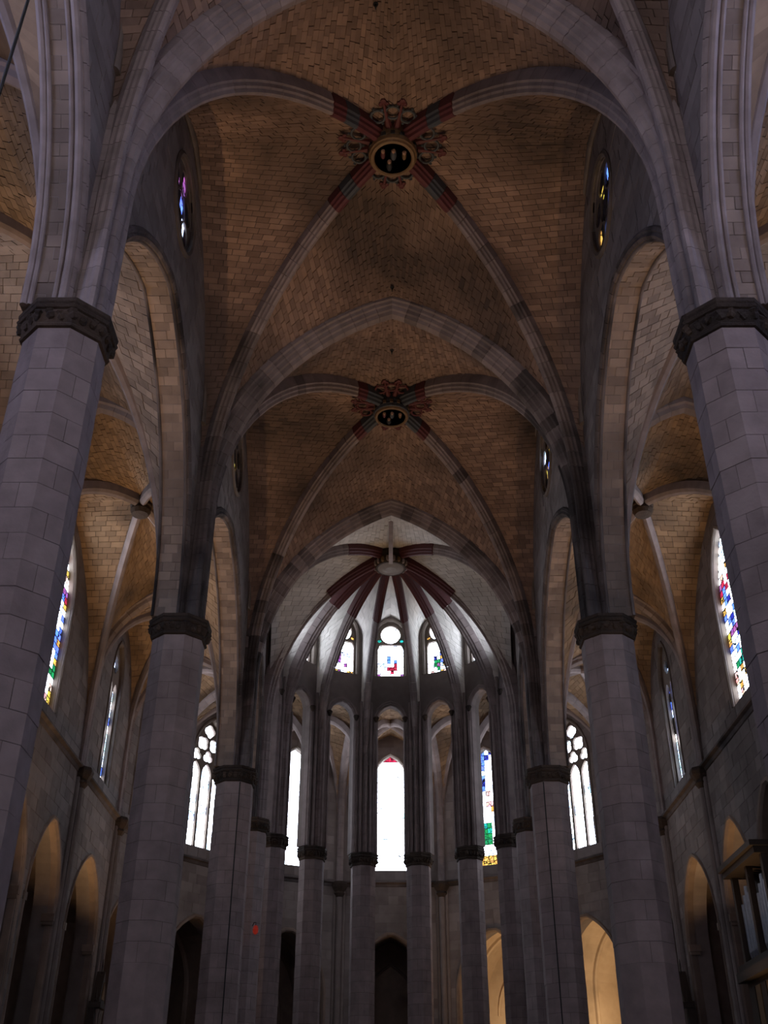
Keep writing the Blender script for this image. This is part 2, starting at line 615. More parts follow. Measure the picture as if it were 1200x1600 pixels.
def ring_moulding(parent, pl, outline, prof, mat, name, d=0.0, closed=False, voussoirs=False, most=0):
    """sweep prof ((outwards in plane), (towards the room)) along an outline in the wall's plane"""
    pts = list(outline)
    n, m = len(pts), len(prof)
    cx = sum(p[0] for p in pts) / n
    cz = sum(p[1] for p in pts) / n
    rings = []
    for i, (s, z) in enumerate(pts):
        if closed:
            a, b = pts[i - 1], pts[(i + 1) % n]
        else:
            a, b = pts[max(0, i - 1)], pts[min(n - 1, i + 1)]
        t = V((b[0] - a[0], b[1] - a[1], 0)).normalized()
        o = V((t.y, -t.x, 0))
        if o.dot(V((s - cx, z - cz, 0))) < 0:
            o = -o
        rings.append([pl.p(s + o.x * u, z + o.y * u, d + w) for u, w in prof])
    segs = [(i, (i + 1) % n) for i in range(n if closed else n - 1)]
    if voussoirs:
        pc = Pieces('voussoir', mat, parent, most)
        for i, j in segs:
            A = [p.lerp(q, 0.015) for p, q in zip(rings[i], rings[j])]
            B = [p.lerp(q, 0.985) for p, q in zip(rings[i], rings[j])]
            f = [(k, (k + 1) % m, m + (k + 1) % m, m + k) for k in range(m)] + [tuple(reversed(range(m))), tuple(range(m, 2 * m))]
            pc.add(A + B, f)
        pc.done()
        return
    mb = MB()
    for r in rings:
        mb.v.extend(r)
    for i, j in segs:
        for k in range(m):
            mb.f.append((i * m + k, i * m + (k + 1) % m, j * m + (k + 1) % m, j * m + k))
    if not closed:
        mb.f.append(tuple(reversed(range(m))))
        mb.f.append(tuple((n - 1) * m + k for k in range(m)))
    return mb.build(name, mat, parent)


def resample(pts, step):
    L = [0.0]
    for i in range(len(pts) - 1):
        L.append(L[-1] + math.dist(pts[i], pts[i + 1]))
    n = max(2, round(L[-1] / step))
    out, j = [], 0
    for k in range(n + 1):
        t = L[-1] * k / n
        while j < len(L) - 2 and L[j + 1] < t:
            j += 1
        w = (t - L[j]) / max(1e-9, L[j + 1] - L[j])
        out.append(tuple(a + (b - a) * w for a, b in zip(pts[j], pts[j + 1])))
    return out


MOULD = [(-0.02, -0.1), (-0.02, 0.05), (0.06, 0.10), (0.14, 0.06), (0.20, 0.11), (0.28, 0.08), (0.34, -0.02), (0.34, -0.1)]


# ------------------------------------------------------------------ glass
def clip_convex(poly, outline):
    """Sutherland-Hodgman: poly clipped by a convex counter-clockwise outline"""
    out = poly
    n = len(outline)
    for i in range(n):
        (x0, y0), (x1, y1) = outline[i], outline[(i + 1) % n]
        src, out = out, []
        if not src:
            return []
        side = lambda p: (x1 - x0) * (p[1] - y0) - (y1 - y0) * (p[0] - x0)
        for j in range(len(src)):
            a, b = src[j - 1], src[j]
            da, db = side(a), side(b)
            if db >= 0:
                if da < 0:
                    t = da / (da - db)
                    out.append((a[0] + (b[0] - a[0]) * t, a[1] + (b[1] - a[1]) * t))
                out.append(b)
            elif da >= 0:
                t = da / (da - db)
                out.append((a[0] + (b[0] - a[0]) * t, a[1] + (b[1] - a[1]) * t))
    return out


def area2(poly):
    return abs(sum(poly[i - 1][0] * poly[i][1] - poly[i][0] * poly[i - 1][1] for i in range(len(poly)))) / 2


def glaze(win, pl, outline, d, nx, nz, pick, came=0.028, joined=False):
    """leaded panes inside a convex outline: every pane an object, the cames one part"""
    xs, zs = [p[0] for p in outline], [p[1] for p in outline]
    x0, x1, z0, z1 = min(xs), max(xs), min(zs), max(zs)
    lead = MB()
    whole = MB()
    for i in range(nx):
        for k in range(nz):
            a, b = x0 + (x1 - x0) * i / nx, x0 + (x1 - x0) * (i + 1) / nx
            c, e = z0 + (z1 - z0) * k / nz, z0 + (z1 - z0) * (k + 1) / nz
            g = came * 0.5
            poly = clip_convex([(a + g, c + g), (b - g, c + g), (b - g, e - g), (a + g, e - g)], outline)
            if len(poly) < 3 or area2(poly) < 0.004:
                continue
            n = len(poly)
            v = [pl.p(s, z, d) for s, z in poly] + [pl.p(s, z, d - 0.02) for s, z in poly]
            f = [tuple(range(n)), tuple(reversed(range(n, 2 * n)))] + [(q, n + q, n + (q + 1) % n, (q + 1) % n) for q in range(n)]
            if joined:
                whole.add(v[:n], [f[0]])
            else:
                o = link('pane', v, f, G[pick((i + 0.5) / nx, (k + 0.5) / nz)], win)
                o.data.materials.append(M['lead'])
                o.data.polygons.foreach_set('material_index', [0] + [1] * (len(f) - 1))
    if joined:
        whole.build('pane', G[pick(0.5, 0.5)], win)
    for i in range(1, nx):
        a = x0 + (x1 - x0) * i / nx
        bar = clip_convex([(a - came / 2, z0), (a + came / 2, z0), (a + came / 2, z1), (a - came / 2, z1)], outline)
        if len(bar) > 2:
            lead.add([pl.p(s, z, d + w) for w in (0.012, -0.03) for s, z in bar], prism(len(bar)))
    for k in range(1, nz):
        c = z0 + (z1 - z0) * k / nz
        bar = clip_convex([(x0, c - came / 2), (x1, c - came / 2), (x1, c + came / 2), (x0, c + came / 2)], outline)
        if len(bar) > 2:
            lead.add([pl.p(s, z, d + w) for w in (0.016, -0.03) for s, z in bar], prism(len(bar)))
    if lead.f:
        lead.build('lead_cames', M['lead'], win)


def prism(n):
    return [tuple(range(n)), tuple(reversed(range(n, 2 * n)))] + [(q, n + q, n + (q + 1) % n, (q + 1) % n) for q in range(n)]


def plate(win, pl, outline, holes, d, thick, mat, name='tracery'):
    loops = [outline] + holes
    flat = [q for l in loops for q in l]
    tris = tessellate_polygon([[V((a, b, 0)) for a, b in l] for l in loops])
    mb = MB()
    for w in (d, d - thick):
        mb.add([pl.p(a, b, w) for a, b in flat], [tuple(t) for t in tris])
    for ol in loops:
        n = len(ol)
        mb.add([pl.p(a, b, w) for w in (d, d - thick) for a, b in ol], [(i, (i + 1) % n, n + (i + 1) % n, n + i) for i in range(n)])
    return mb.build(name, mat, win)


win_no = [0]


def new_window(pl, sc, z, label):
    win_no[0] += 1
    return empty('window_%d' % win_no[0], pl.p(sc, z), label, 'window', 'structure')


# ------------------------------------------------------------------ plan
W, YS, Y3 = 6.6, [-12.3, 1.7, 16.1, 29.7, 43.7], 51.0
XI, XO, XW = 6.55, 7.42, 13.2           # nave face, aisle face, outer wall
ZCAP = 16.15
AC = V((0, 51.0, 0))
SIDE = {-1: 'left', 1: 'right'}

# floor
mb = MB()
mb.box((0, 28, -0.1), 44, 96, 0.2)
fl = mb.build('floor', M['floor'])
tag(fl, 'worn stone paving of the church', 'floor', 'structure')

# ------------------------------------------------------------------ nave vaults
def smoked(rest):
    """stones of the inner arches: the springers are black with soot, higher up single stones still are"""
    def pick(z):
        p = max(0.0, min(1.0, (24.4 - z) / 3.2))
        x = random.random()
        return M['soot_and_shade'] if x < p else M['halfsoot'] if x < p + rest or z < 25.5 else M['rib']
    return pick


BAYS = ['bay nearest the west door', 'bay above the nearest columns', 'middle bay with the large painted boss', 'further bay before the apse']
for b in range(4):
    y0, y1 = YS[b], YS[b + 1]
    ym = (y0 + y1) / 2
    c = empty('ceiling', (0, ym, 30.3), 'brown stone rib vault over the nave, ' + BAYS[b], 'vault', 'structure')
    xe = 6.58
    quad_vault(c, [(-xe, y0 + .35), (xe, y0 + .35), (xe, y1 - .35), (-xe, y1 - .35)],
               [(20.2, 29.55), (21.3, 30.5), (20.2, 29.55), (21.3, 30.5)], (0, ym), 30.55, ZCAP, 20.6, M['web'],
               most={0: 0, 1: 120, 2: 300, 3: 300}[b], detail=b > 0)
    for sx in (-1, 1):
        for sy, yc in ((1, y0), (-1, y1)):
            r = empty('diagonal_rib', (sx * 6.1, yc + sy * .5, ZCAP), parent=c)
            a = Arc((sx * 6.0, yc + sy * .62), (0, ym), ZCAP, 20.4, 29.9)
            pth = a.path(0.55)
            cut = len(pth) - 6 if b >= 2 else len(pth) - 1          # the last stones by the boss are painted
            out = V((sx * 6.0, yc + sy * .62 - ym, 0))
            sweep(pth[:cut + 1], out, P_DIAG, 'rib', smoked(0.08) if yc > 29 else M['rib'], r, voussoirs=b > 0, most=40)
            if b >= 2:
                big = [(u * 1.12, w - 0.03) for u, w in P_DIAG]
                if b == 2:
                    spans = ((cut, cut + 1, 'red', 'red_tip'), (cut + 1, cut + 2, 'blue', 'slate_band'), (cut + 2, len(pth) - 1, 'red', 'red_rib_end'))
                else:
                    spans = ((cut + 1, cut + 2, 'red', 'red_tip'), (cut + 2, len(pth) - 1, 'blue', 'slate_rib_end'))
                    sweep(pth[cut:cut + 2], out, P_DIAG, 'rib_stone', M['rib'], r)
                for i0, i1, mt, nm in spans:
                    sweep(pth[i0:i1 + 1], out, big, nm, M[mt], r)
        # wall rib beside the clerestory
        for sy, yc in ((1, y0), (-1, y1)):
            a = Arc((sx * 6.5, yc + sy * 0.9), (sx * 6.5, ym), 23.4, 23.5, 30.1)
            pth = a.path(0.6)
            sweep(pth, V((0, yc - ym, 0)), [(u * 0.55, w * 0.8) for u, w in P_WALL], 'wall_rib', M['trim'], c)

# transverse arches
TR = {0: 'behind the camera end', 1: 'above the camera, beside the first columns', 2: 'springing from the two nearest columns',
      3: 'second across the nave, dark voussoirs along its edge', 4: 'framing the apse with the pale vault behind'}
for k in (1, 2, 3, 4):
    y = YS[k]
    t = empty('transverse_arch', (0, y, ZCAP), 'moulded grey pointed stone arch ' + TR[k], 'arch', 'structure')
    for sx in (-1, 1):
        a = Arc((sx * 5.93, y), (0, y), ZCAP, 20.2, 28.95)
        pth = a.path(0.5)
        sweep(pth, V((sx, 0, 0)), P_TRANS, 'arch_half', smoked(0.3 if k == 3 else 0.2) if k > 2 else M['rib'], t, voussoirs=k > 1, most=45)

# ------------------------------------------------------------------ columns
def stone_ring(r0, r1, h, gap=0.006, rot=math.pi / 8):
    """quarter of an octagonal course: from mid-facet round two arrises to mid-facet"""
    ap = math.cos(math.pi / 8)
    ang = [0.0, math.pi / 8, 3 * math.pi / 8, math.pi / 2]

    def rr(R, a):
        return R if abs((a - math.pi / 8) % (math.pi / 4)) < 1e-6 else R * ap
    v = []
    for z in (gap, h - gap):
        for R in (r0, r1):
            for j, a in enumerate(ang):
                aa = a + (gap / R if j == 0 else -gap / R if j == 3 else 0)
                q = rr(R, a)
                v.append(V((q * math.cos(aa), q * math.sin(aa), z)))
    n = 4
    f = []
    for j in range(3):
        f.append((n + j, n + j + 1, 3 * n + j + 1, 3 * n + j))        # outer
        f.append((j, 2 * n + j, 2 * n + j + 1, j + 1))                # inner
        f.append((j, j + 1, n + j + 1, n + j))                        # bottom
        f.append((2 * n + j, 3 * n + j, 3 * n + j + 1, 2 * n + j + 1))
    f += [(0, n, 3 * n, 2 * n), (3, 2 * n + 3, 3 * n + 3, n + 3)]
    return v, f


def shared(name, v, f, mat):
    me = bpy.data.meshes.new(name)
    me.from_pydata([tuple(p) for p in v], [], f)
    me.materials.append(mat)
    return me


def column_kit(r):
    kit = {}
    h = (15.48 - 6.24) / 18
    kit['h'] = h
    kit['stones'] = [shared('shaft_stone', *stone_ring(r * 0.8, r * k, h), M['column']) for k in (1.0, 1.006, 0.994)]
    rot = math.pi / 8
    mb = MB(); mb.lathe([(r * 0.985, 0.9), (r * 0.985, 15.6)], 8, rot); kit['core'] = shared('shaft_core', mb.v, mb.f, M['mortar'])
    mb = MB(); mb.lathe([(r, 0.85), (r, 6.24)], 8, rot); kit['lower'] = shared('lower_shaft', mb.v, mb.f, M['column'])
    mb = MB(); mb.lathe([(r * 1.55, 0), (r * 1.55, 0.35), (r * 1.4, 0.42), (r * 1.4, 0.6), (r * 1.15, 0.75), (r * 1.12, 0.85), (r, 0.92)], 8, rot)
    kit['base'] = shared('base', mb.v, mb.f, M['column'])
    mb = MB(); mb.lathe([(r * 1.0, 15.47), (r * 1.07, 15.49), (r * 1.09, 15.54), (r * 1.05, 15.58), (r * 1.08, 15.64), (r * 1.16, 15.8), (r * 1.14, 15.86)], 8, rot)
    kit['bell'] = shared('bell', mb.v, mb.f, M['capital'])
    mb = MB(); mb.lathe([(r * 1.14, 15.86), (r * 1.2, 15.88), (r * 1.235, 15.94), (r * 1.17, 15.99), (r * 1.21, 16.03), (r * 1.22, 16.11), (r * 1.14, 16.13)], 8, rot)
    kit['abacus'] = shared('abacus', mb.v, mb.f, M['capital'])
    # one carved leaf clump of the capital
    mb = MB()
    mb.lathe([(0.02, -0.13), (0.07, -0.11), (0.10, -0.03), (0.085, 0.02), (0.11, 0.08), (0.05, 0.12), (0.02, 0.13)], 5)
    kit['leaf'] = shared('carved_leaf', mb.v, mb.f, M['capital'])
    return kit


KIT, KIT_S = column_kit(0.81), column_kit(0.66)


def column(x, y, label, kit, r, stones=True, group=None, facing=0.0):
    c = empty('stone_column', (x, y, 0), label, 'column', 'thing', group)
    for k in ('base', 'core', 'lower', 'bell', 'abacus'):
        o = place(kit[k].name, kit[k], c, True)
        o.rotation_euler.z = facing
    cap = [o for o in c.children if o.name.startswith('bell')][0]
    for j in range(24):
        a = 2 * math.pi * (j + 0.5) / 24 + facing
        o = place('carved_leaf', kit['leaf'], cap, True)
        w8 = (a - facing - math.pi / 8) % (math.pi / 4) - math.pi / 8
        rr = r * (1.09 if j % 2 else 1.06) * math.cos(math.pi / 8) / math.cos(w8)
        o.location = (rr * math.cos(a - facing), rr * math.sin(a - facing), 15.74 + 0.03 * (j % 2))
        o.rotation_euler = (random.uniform(-.5, .5), random.uniform(-.5, .5), random.uniform(0, 6))
    z, i, h = 6.24, 0, kit['h']
    hh = (15.48 - 6.24) / 18
    while i < 18:
        for q in range(4):
            o = place('shaft_stone', random.choice(kit['stones']), c, True)
            o.location = (0, 0, z)
            o.rotation_euler.z = facing + q * math.pi / 2 + (math.pi / 4 if i % 2 else 0)
        z += hh; i += 1
    return c


NEAR = {1: 'beside the camera', 2: 'nearest to the camera', 3: 'second along the nave', 4: 'third along the nave'}
for k in (1, 2, 3, 4):
    for sx in (-1, 1):
        column(sx * W, YS[k], 'tall octagonal grey stone column on the %s, %s' % (SIDE[sx], NEAR[k]), KIT, 0.81, group='nave columns')
APSE = []
for j in range(8):
    a = math.radians(-90 + j * 180 / 7)
    APSE.append((a, V((math.sin(a) * W, 51 + math.cos(a) * W, 0))))
ORD = ['first from the left, partly behind the third nave column', 'second from the left', 'third from the left', 'left of the central window',
       'right of the central window', 'third from the right', 'second from the right', 'first from the right, partly behind the third nave column']
for j, (a, p) in enumerate(APSE):
    column(p.x, p.y, 'slender octagonal column ringing the apse, ' + ORD[j], KIT_S, 0.66, group='apse columns', facing=-a)

# ------------------------------------------------------------------ arcade and clerestory walls between nave and aisles
def tracery_rose(win, pl, sc, zc, r, d, mat, pick):
    holes = [foil(sc, zc, 4, r * 0.4)]
    for j in range(6):
        a = math.pi / 6 + j * math.pi / 3
        holes.append(circle(sc + r * 0.66 * math.cos(a), zc + r * 0.66 * math.sin(a), r * 0.29, 14))
    plate(win, pl, circle(sc, zc, r, 32), holes, d + 0.02, 0.06, M['trim'])
    glaze(win, pl, circle(sc, zc, r, 24), d - 0.06, 6, 6, pick)


def oculus_pick(seed):
    rnd = random.Random(seed)

    def f(u, w):
        x = rnd.random()
        return 'dark' if x < 0.8 else 'violet' if x < 0.84 else 'blue' if x < 0.89 else 'amber' if x < 0.94 else 'pale' if x < 0.98 else 'red'
    return f


spans = [(YS[0], YS[1], 0), (YS[1], YS[2], 1), (YS[2], YS[3], 2), (YS[3], YS[4], 3), (YS[4], Y3, 4)]
WHERE = {0: 'by the west door', 1: 'beside the camera', 2: 'between first and second columns', 3: 'between second and third columns', 4: 'between third column and apse'}
for sx in (-1, 1):
    for y0, y1, b in spans:
        ym, hw = (y0 + y1) / 2, (y1 - y0) / 2
        w = empty('wall_arcade_' + SIDE[sx], (sx * XI, ym, ZCAP), 'stone wall over the %s arcade arch, %s' % (SIDE[sx], WHERE[b]), 'wall', 'structure')
        pl = Plane((sx * XI, 0, 0), (0, 1, 0), (-sx, 0, 0))
        pb = Plane((sx * XO, 0, 0), (0, 1, 0), (sx, 0, 0))
        za = 23.9 if b < 4 else 24.3
        ahw = hw - 0.62
        az = 16.3 if b < 4 else 20.3
        arch = pointed(ym, ahw, ZCAP + 0.002, az, za, 14)
        ops = [arch]
        if 1 <= b <= 3:
            ops.append(circle(ym, 27.4, 1.45, 28))
        wall_panel(w, pl, y0, y1, ZCAP, 31.2, ops, XO - XI, M['wall'], name='wall_core')
        if b >= 1:
            pc = Pieces('wall_stone', M['wall'], w, 160 if b in (1, 2) else 60)
            wall_stones(pl, y0 + 0.3, y1 - 0.3, ZCAP, 30.9, ops, pc, 0.45, 0.8)
            pc.done()
            # soffit of the arch
            line = resample(arch[1:] + [arch[0]], 0.30)
            pc = Pieces('soffit_stone', M['soffit'], w, 200 if b in (1, 2, 3) else 60)
            back = MB()
            A = [pl.p(s, z) for s, z in line]
            B = [pb.p(s, z) for s, z in line]
            ruled(A, B, V((sx * 6.9, ym, 18)), pc, back, 0.37, 0.010, (0.0, 0.025))
            pc.done()
            line = resample(arch[1:] + [arch[0]], 0.5)
            h1 = empty('arch_moulding', (sx * XI, ym, 20), parent=w)
            ring_moulding(h1, pl, line, MOULD, M['rib'] if b < 2 else M['soot_and_shade'], 'moulding', voussoirs=True, most=50)
            rm = M['rib'] if b < 2 else M['soot_and_shade']
            rolls = (('nave_roll', -0.06, 0.09), ('inner_roll', -0.22, 0.055), ('aisle_inner_roll', -0.68, 0.055), ('aisle_roll', -0.8, 0.08)) if b == 1 else (('nave_roll', -0.05, 0.055), ('aisle_roll', -0.83, 0.05))
            for nm, d0, rr in rolls:
                ring_moulding(w, pl, line, [(-0.03 + rr * math.cos(q * math.pi / 4), rr * math.sin(q * math.pi / 4)) for q in range(8)], rm, nm, d=d0)
        if 1 <= b <= 3:
            win = new_window(pl, ym, 27.4, 'round stained glass window high in the %s clerestory %s' % (SIDE[sx], WHERE[b]))
            tracery_rose(win, pl, ym, 27.4, 1.45, -0.1, M['trim'], oculus_pick(b * 7 + sx))
            ring_moulding(win, pl, circle(ym, 27.4, 1.45, 28), [(0, -0.05), (0, 0.06), (0.1, 0.1), (0.2, 0.05), (0.2, -0.05)], M['trim'], 'moulded_frame', closed=True)

# ------------------------------------------------------------------ aisle vaults
for sx in (-1, 1):
    for y0, y1, b in spans:
        ym, hw = (y0 + y1) / 2, (y1 - y0) / 2
        xa, xb = XO + 0.02, XW
        xm = (xa + xb) / 2
        c = empty('ceiling', (sx * xm, ym, 25.3), 'ochre rib vault over the %s aisle, %s' % (SIDE[sx], WHERE[b]), 'vault', 'structure')
        azc = 16.4 if b < 4 else 20.3
        quad_vault(c, [(sx * xa, y0 + .3), (sx * xb, y0 + .3), (sx * xb, y1 - .3), (sx * xa, y1 - .3)],
                   [(20.6, 24.95), (azc, 25.1), (20.6, 24.95), (azc, 24.05 if b < 4 else 24.5)], (sx * xm, ym), 25.3, ZCAP + 0.05, azc + 0.2, M['soffit'] if b == 2 else M['aisle_web'],
                   most=120 if b in (2, 3) else 0, course=0.3, detail=b >= 2)
        for cx, sgn in ((xa - 0.05, 1), (xb - 0.12, -1)):
            for sy, yc in ((1, y0), (-1, y1)):
                a = Arc((sx * cx, yc + sy * .45), (sx * xm, ym), ZCAP + 0.05, azc + 0.2, 24.85)
                sweep(a.path(0.6), V((sx * (cx - xm), yc - ym, 0)), P_THIN, 'diagonal_rib', M['rib'], c)
        bm_ = MB()
        bm_.lathe([(0.1, -0.32), (0.34, -0.28), (0.42, -0.1), (0.40, 0.05), (0.46, 0.1), (0.4, 0.3)], 16, center=V((sx * xm, ym, 24.85)))
        bo = bm_.build('roof_boss', M['capital'], None)
        tag(bo, 'small dark carved boss of the %s aisle vault, %s' % (SIDE[sx], WHERE[b]), 'roof boss', 'structure')
        if b > 0:
            t = empty('transverse_arch', (sx * xm, y0, ZCAP), 'moulded stone arch across the %s aisle, %s' % (SIDE[sx], WHERE[b]), 'arch', 'structure')
            for cx in (xa + 0.0, xb - 0.18):
                a = Arc((sx * cx, y0), (sx * xm, y0), ZCAP + 0.05, 20.6, 24.45)
                sweep(a.path(0.5), V((sx * (cx - xm), 0, 0)), P_AISLE, 'arch_half', M['rib'], t, voussoirs=b >= 3, most=30)
        if b == 4:
            t = empty('transverse_arch', (sx * xm, y1, ZCAP), 'moulded stone arch between %s aisle and ambulatory' % SIDE[sx], 'arch', 'structure')
            for cx in (xa + 0.0, xb - 0.18):
                a = Arc((sx * cx, y1), (sx * xm, y1), ZCAP + 0.05, 20.6, 24.45)
                sweep(a.path(0.5), V((sx * (cx - xm), 0, 0)), P_AISLE, 'arch_half', M['rib'], t, voussoirs=True, most=20)

# ------------------------------------------------------------------ outer walls with chapels and windows
def respond(x, y, nx, ny, label, parent):
    """wall shafts under a dark corbel capital; nx,ny points into the room"""
    r = empty('wall_shaft', (x, y, 0), parent=parent)
    n = V((nx, ny, 0)); e = V((-ny, nx, 0))
    for k, off, rad, pr in ((0, 0, 0.17, 0.12), (1, -0.26, 0.11, 0.05), (2, 0.26, 0.11, 0.05)):
        mb = MB()
        c = V((x, y, 0)) + e * off + n * pr
        mb.lathe([(rad, 0.0), (rad, 15.8)], 10, center=c)
        mb.build('shaft', M['wall'], r, smooth=False)
    mb = MB()
    mb.lathe([(0.2, 15.4), (0.34, 15.6), (0.3, 15.7), (0.46, 15.95), (0.5, 16.1), (0.44, 16.25)], 8, math.pi / 8, V((x, y, 0)) + n * 0.1)
    mb.build('corbel_capital', M['capital'], r)
    return r


def cornice(parent, pl, s0, s1, z=16.2):
    prof = [(-0.05, -0.22), (0.05, -0.18), (0.1, -0.05), (0.24, 0.0), (0.24, 0.08), (0.05, 0.16), (-0.05, 0.16)]
    mb = MB()
    n = len(prof)
    for s in (s0, s1):
        mb.v.extend([pl.p(s, z + b, a) for a, b in prof])
    mb.f += [(i, (i + 1) % n, n + (i + 1) % n, n + i) for i in range(n)] + [tuple(reversed(range(n))), tuple(range(n, 2 * n))]
    mb.build('cornice', M['soot_and_shade'], parent)  # shade on the cornice painted in with the darkened stone


def chapel_box(pl, sc, hw, zs, za, depth, thick, label, mat):
    """the chapel behind an opening: side walls, pointed vault and back wall"""
    c = empty('wall_chapel', pl.p(sc, 0, -thick), label, 'chapel', 'structure')
    ol = pointed(sc, hw + 0.35, 0.0, zs + 0.1, za + 0.5, 10)
    n = len(ol)
    mb = MB()
    mb.add([pl.p(s, z, d) for d in (-thick, -thick - depth) for s, z in ol], [(i, (i + 1) % n, n + (i + 1) % n, n + i) for i in range(n)])
    mb.build('tunnel_vault', mat, c)
    mb = MB()
    mb.add([pl.p(s, z, -thick - depth) for s, z in ol], [tuple(range(n))])
    mb.build('back_wall', mat, c)
    # a blind arch on the back wall and a rib across the vault
    ring_moulding(c, pl, pointed(sc, hw * 0.8, 0.0, zs - 0.6, za - 0.9, 8)[1:], [(0, -0.05), (0, 0.1), (0.12, 0.14), (0.2, -0.05)], mat, 'blind_arch', d=-thick - depth)
    ring_moulding(c, pl, ol[1:] + [ol[0]], [(0.05, -0.15), (-0.14, -0.12), (-0.2, 0), (-0.14, 0.12), (0.05, 0.15)], mat, 'vault_rib', d=-thick - depth * 0.5)
    return c


def lamp(x, y, z, power, col, aim, label, size=0.25, kind='AREA', group=None, spread=150):
    t = empty('floodlight', (x, y, z), label, 'floodlight', 'thing', group)
    aim = V(aim).normalized()
    s = aim.cross(V((0, 0, 1)))
    s = V((1, 0, 0)) if s.length < 0.05 else s.normalized()
    u = s.cross(aim)
    mb = MB(); mb.box(V((x, y, z + 0.22)), 0.26, 0.2, 0.18, s, u, aim); mb.build('housing', M['iron'], t)
    mb = MB(); mb.box(V((x, y, z + 0.06)), 0.05, 0.05, 0.14); mb.box(V((x, y, z + 0.01)), 0.2, 0.2, 0.03); mb.build('bracket', M['iron'], t)
    ld = bpy.data.lights.new('floodlight_beam', kind)
    ld.energy = power; ld.color = col
    if kind == 'AREA':
        ld.shape = 'DISK'; ld.size = size; ld.spread = math.radians(spread)
    else:
        ld.shadow_soft_size = size
    lo = bpy.data.objects.new('floodlight_beam', ld)
    COL.objects.link(lo)
    lo.parent = t
    lo.location = V((0, 0, 0.22)) + aim * 0.12
    lo.rotation_euler = aim.to_track_quat('-Z', 'Y').to_euler()
    return t


WARM = (1.0, 0.62, 0.30)


def figure_pick(u, w):
    """the tall stained window of the right aisle: figures in blue and white over a pale base"""
    x = random.random()
    if w < 0.10:
        return 'amber' if x < 0.35 else 'rose' if x < 0.6 else 'white'
    if w < 0.2:
        return 'rose' if x < 0.25 else 'amber' if x < 0.4 else 'white'
    if w < 0.27:
        return 'teal' if 0.2 < u < 0.75 and x < 0.75 else 'green' if x < 0.3 else 'white'
    if w < 0.66:
        if u > 0.9:
            return 'amber' if x < 0.45 else 'blue' if x < 0.7 else 'white'
        return 'blue' if x < 0.30 else 'pale' if x < 0.47 else 'deep' if x < 0.55 else 'violet' if x < 0.58 else 'white'
    if w < 0.74:
        return 'red' if x < 0.3 else 'violet' if x < 0.5 else 'amber' if x < 0.6 else 'blue' if x < 0.8 else 'white'
    return 'white' if x < 0.6 else 'amber' if x < 0.72 else 'pale' if x < 0.88 else 'rose'


def white_pick(u, w):
    x = random.random()
    return 'white' if x < 0.88 else 'pale'


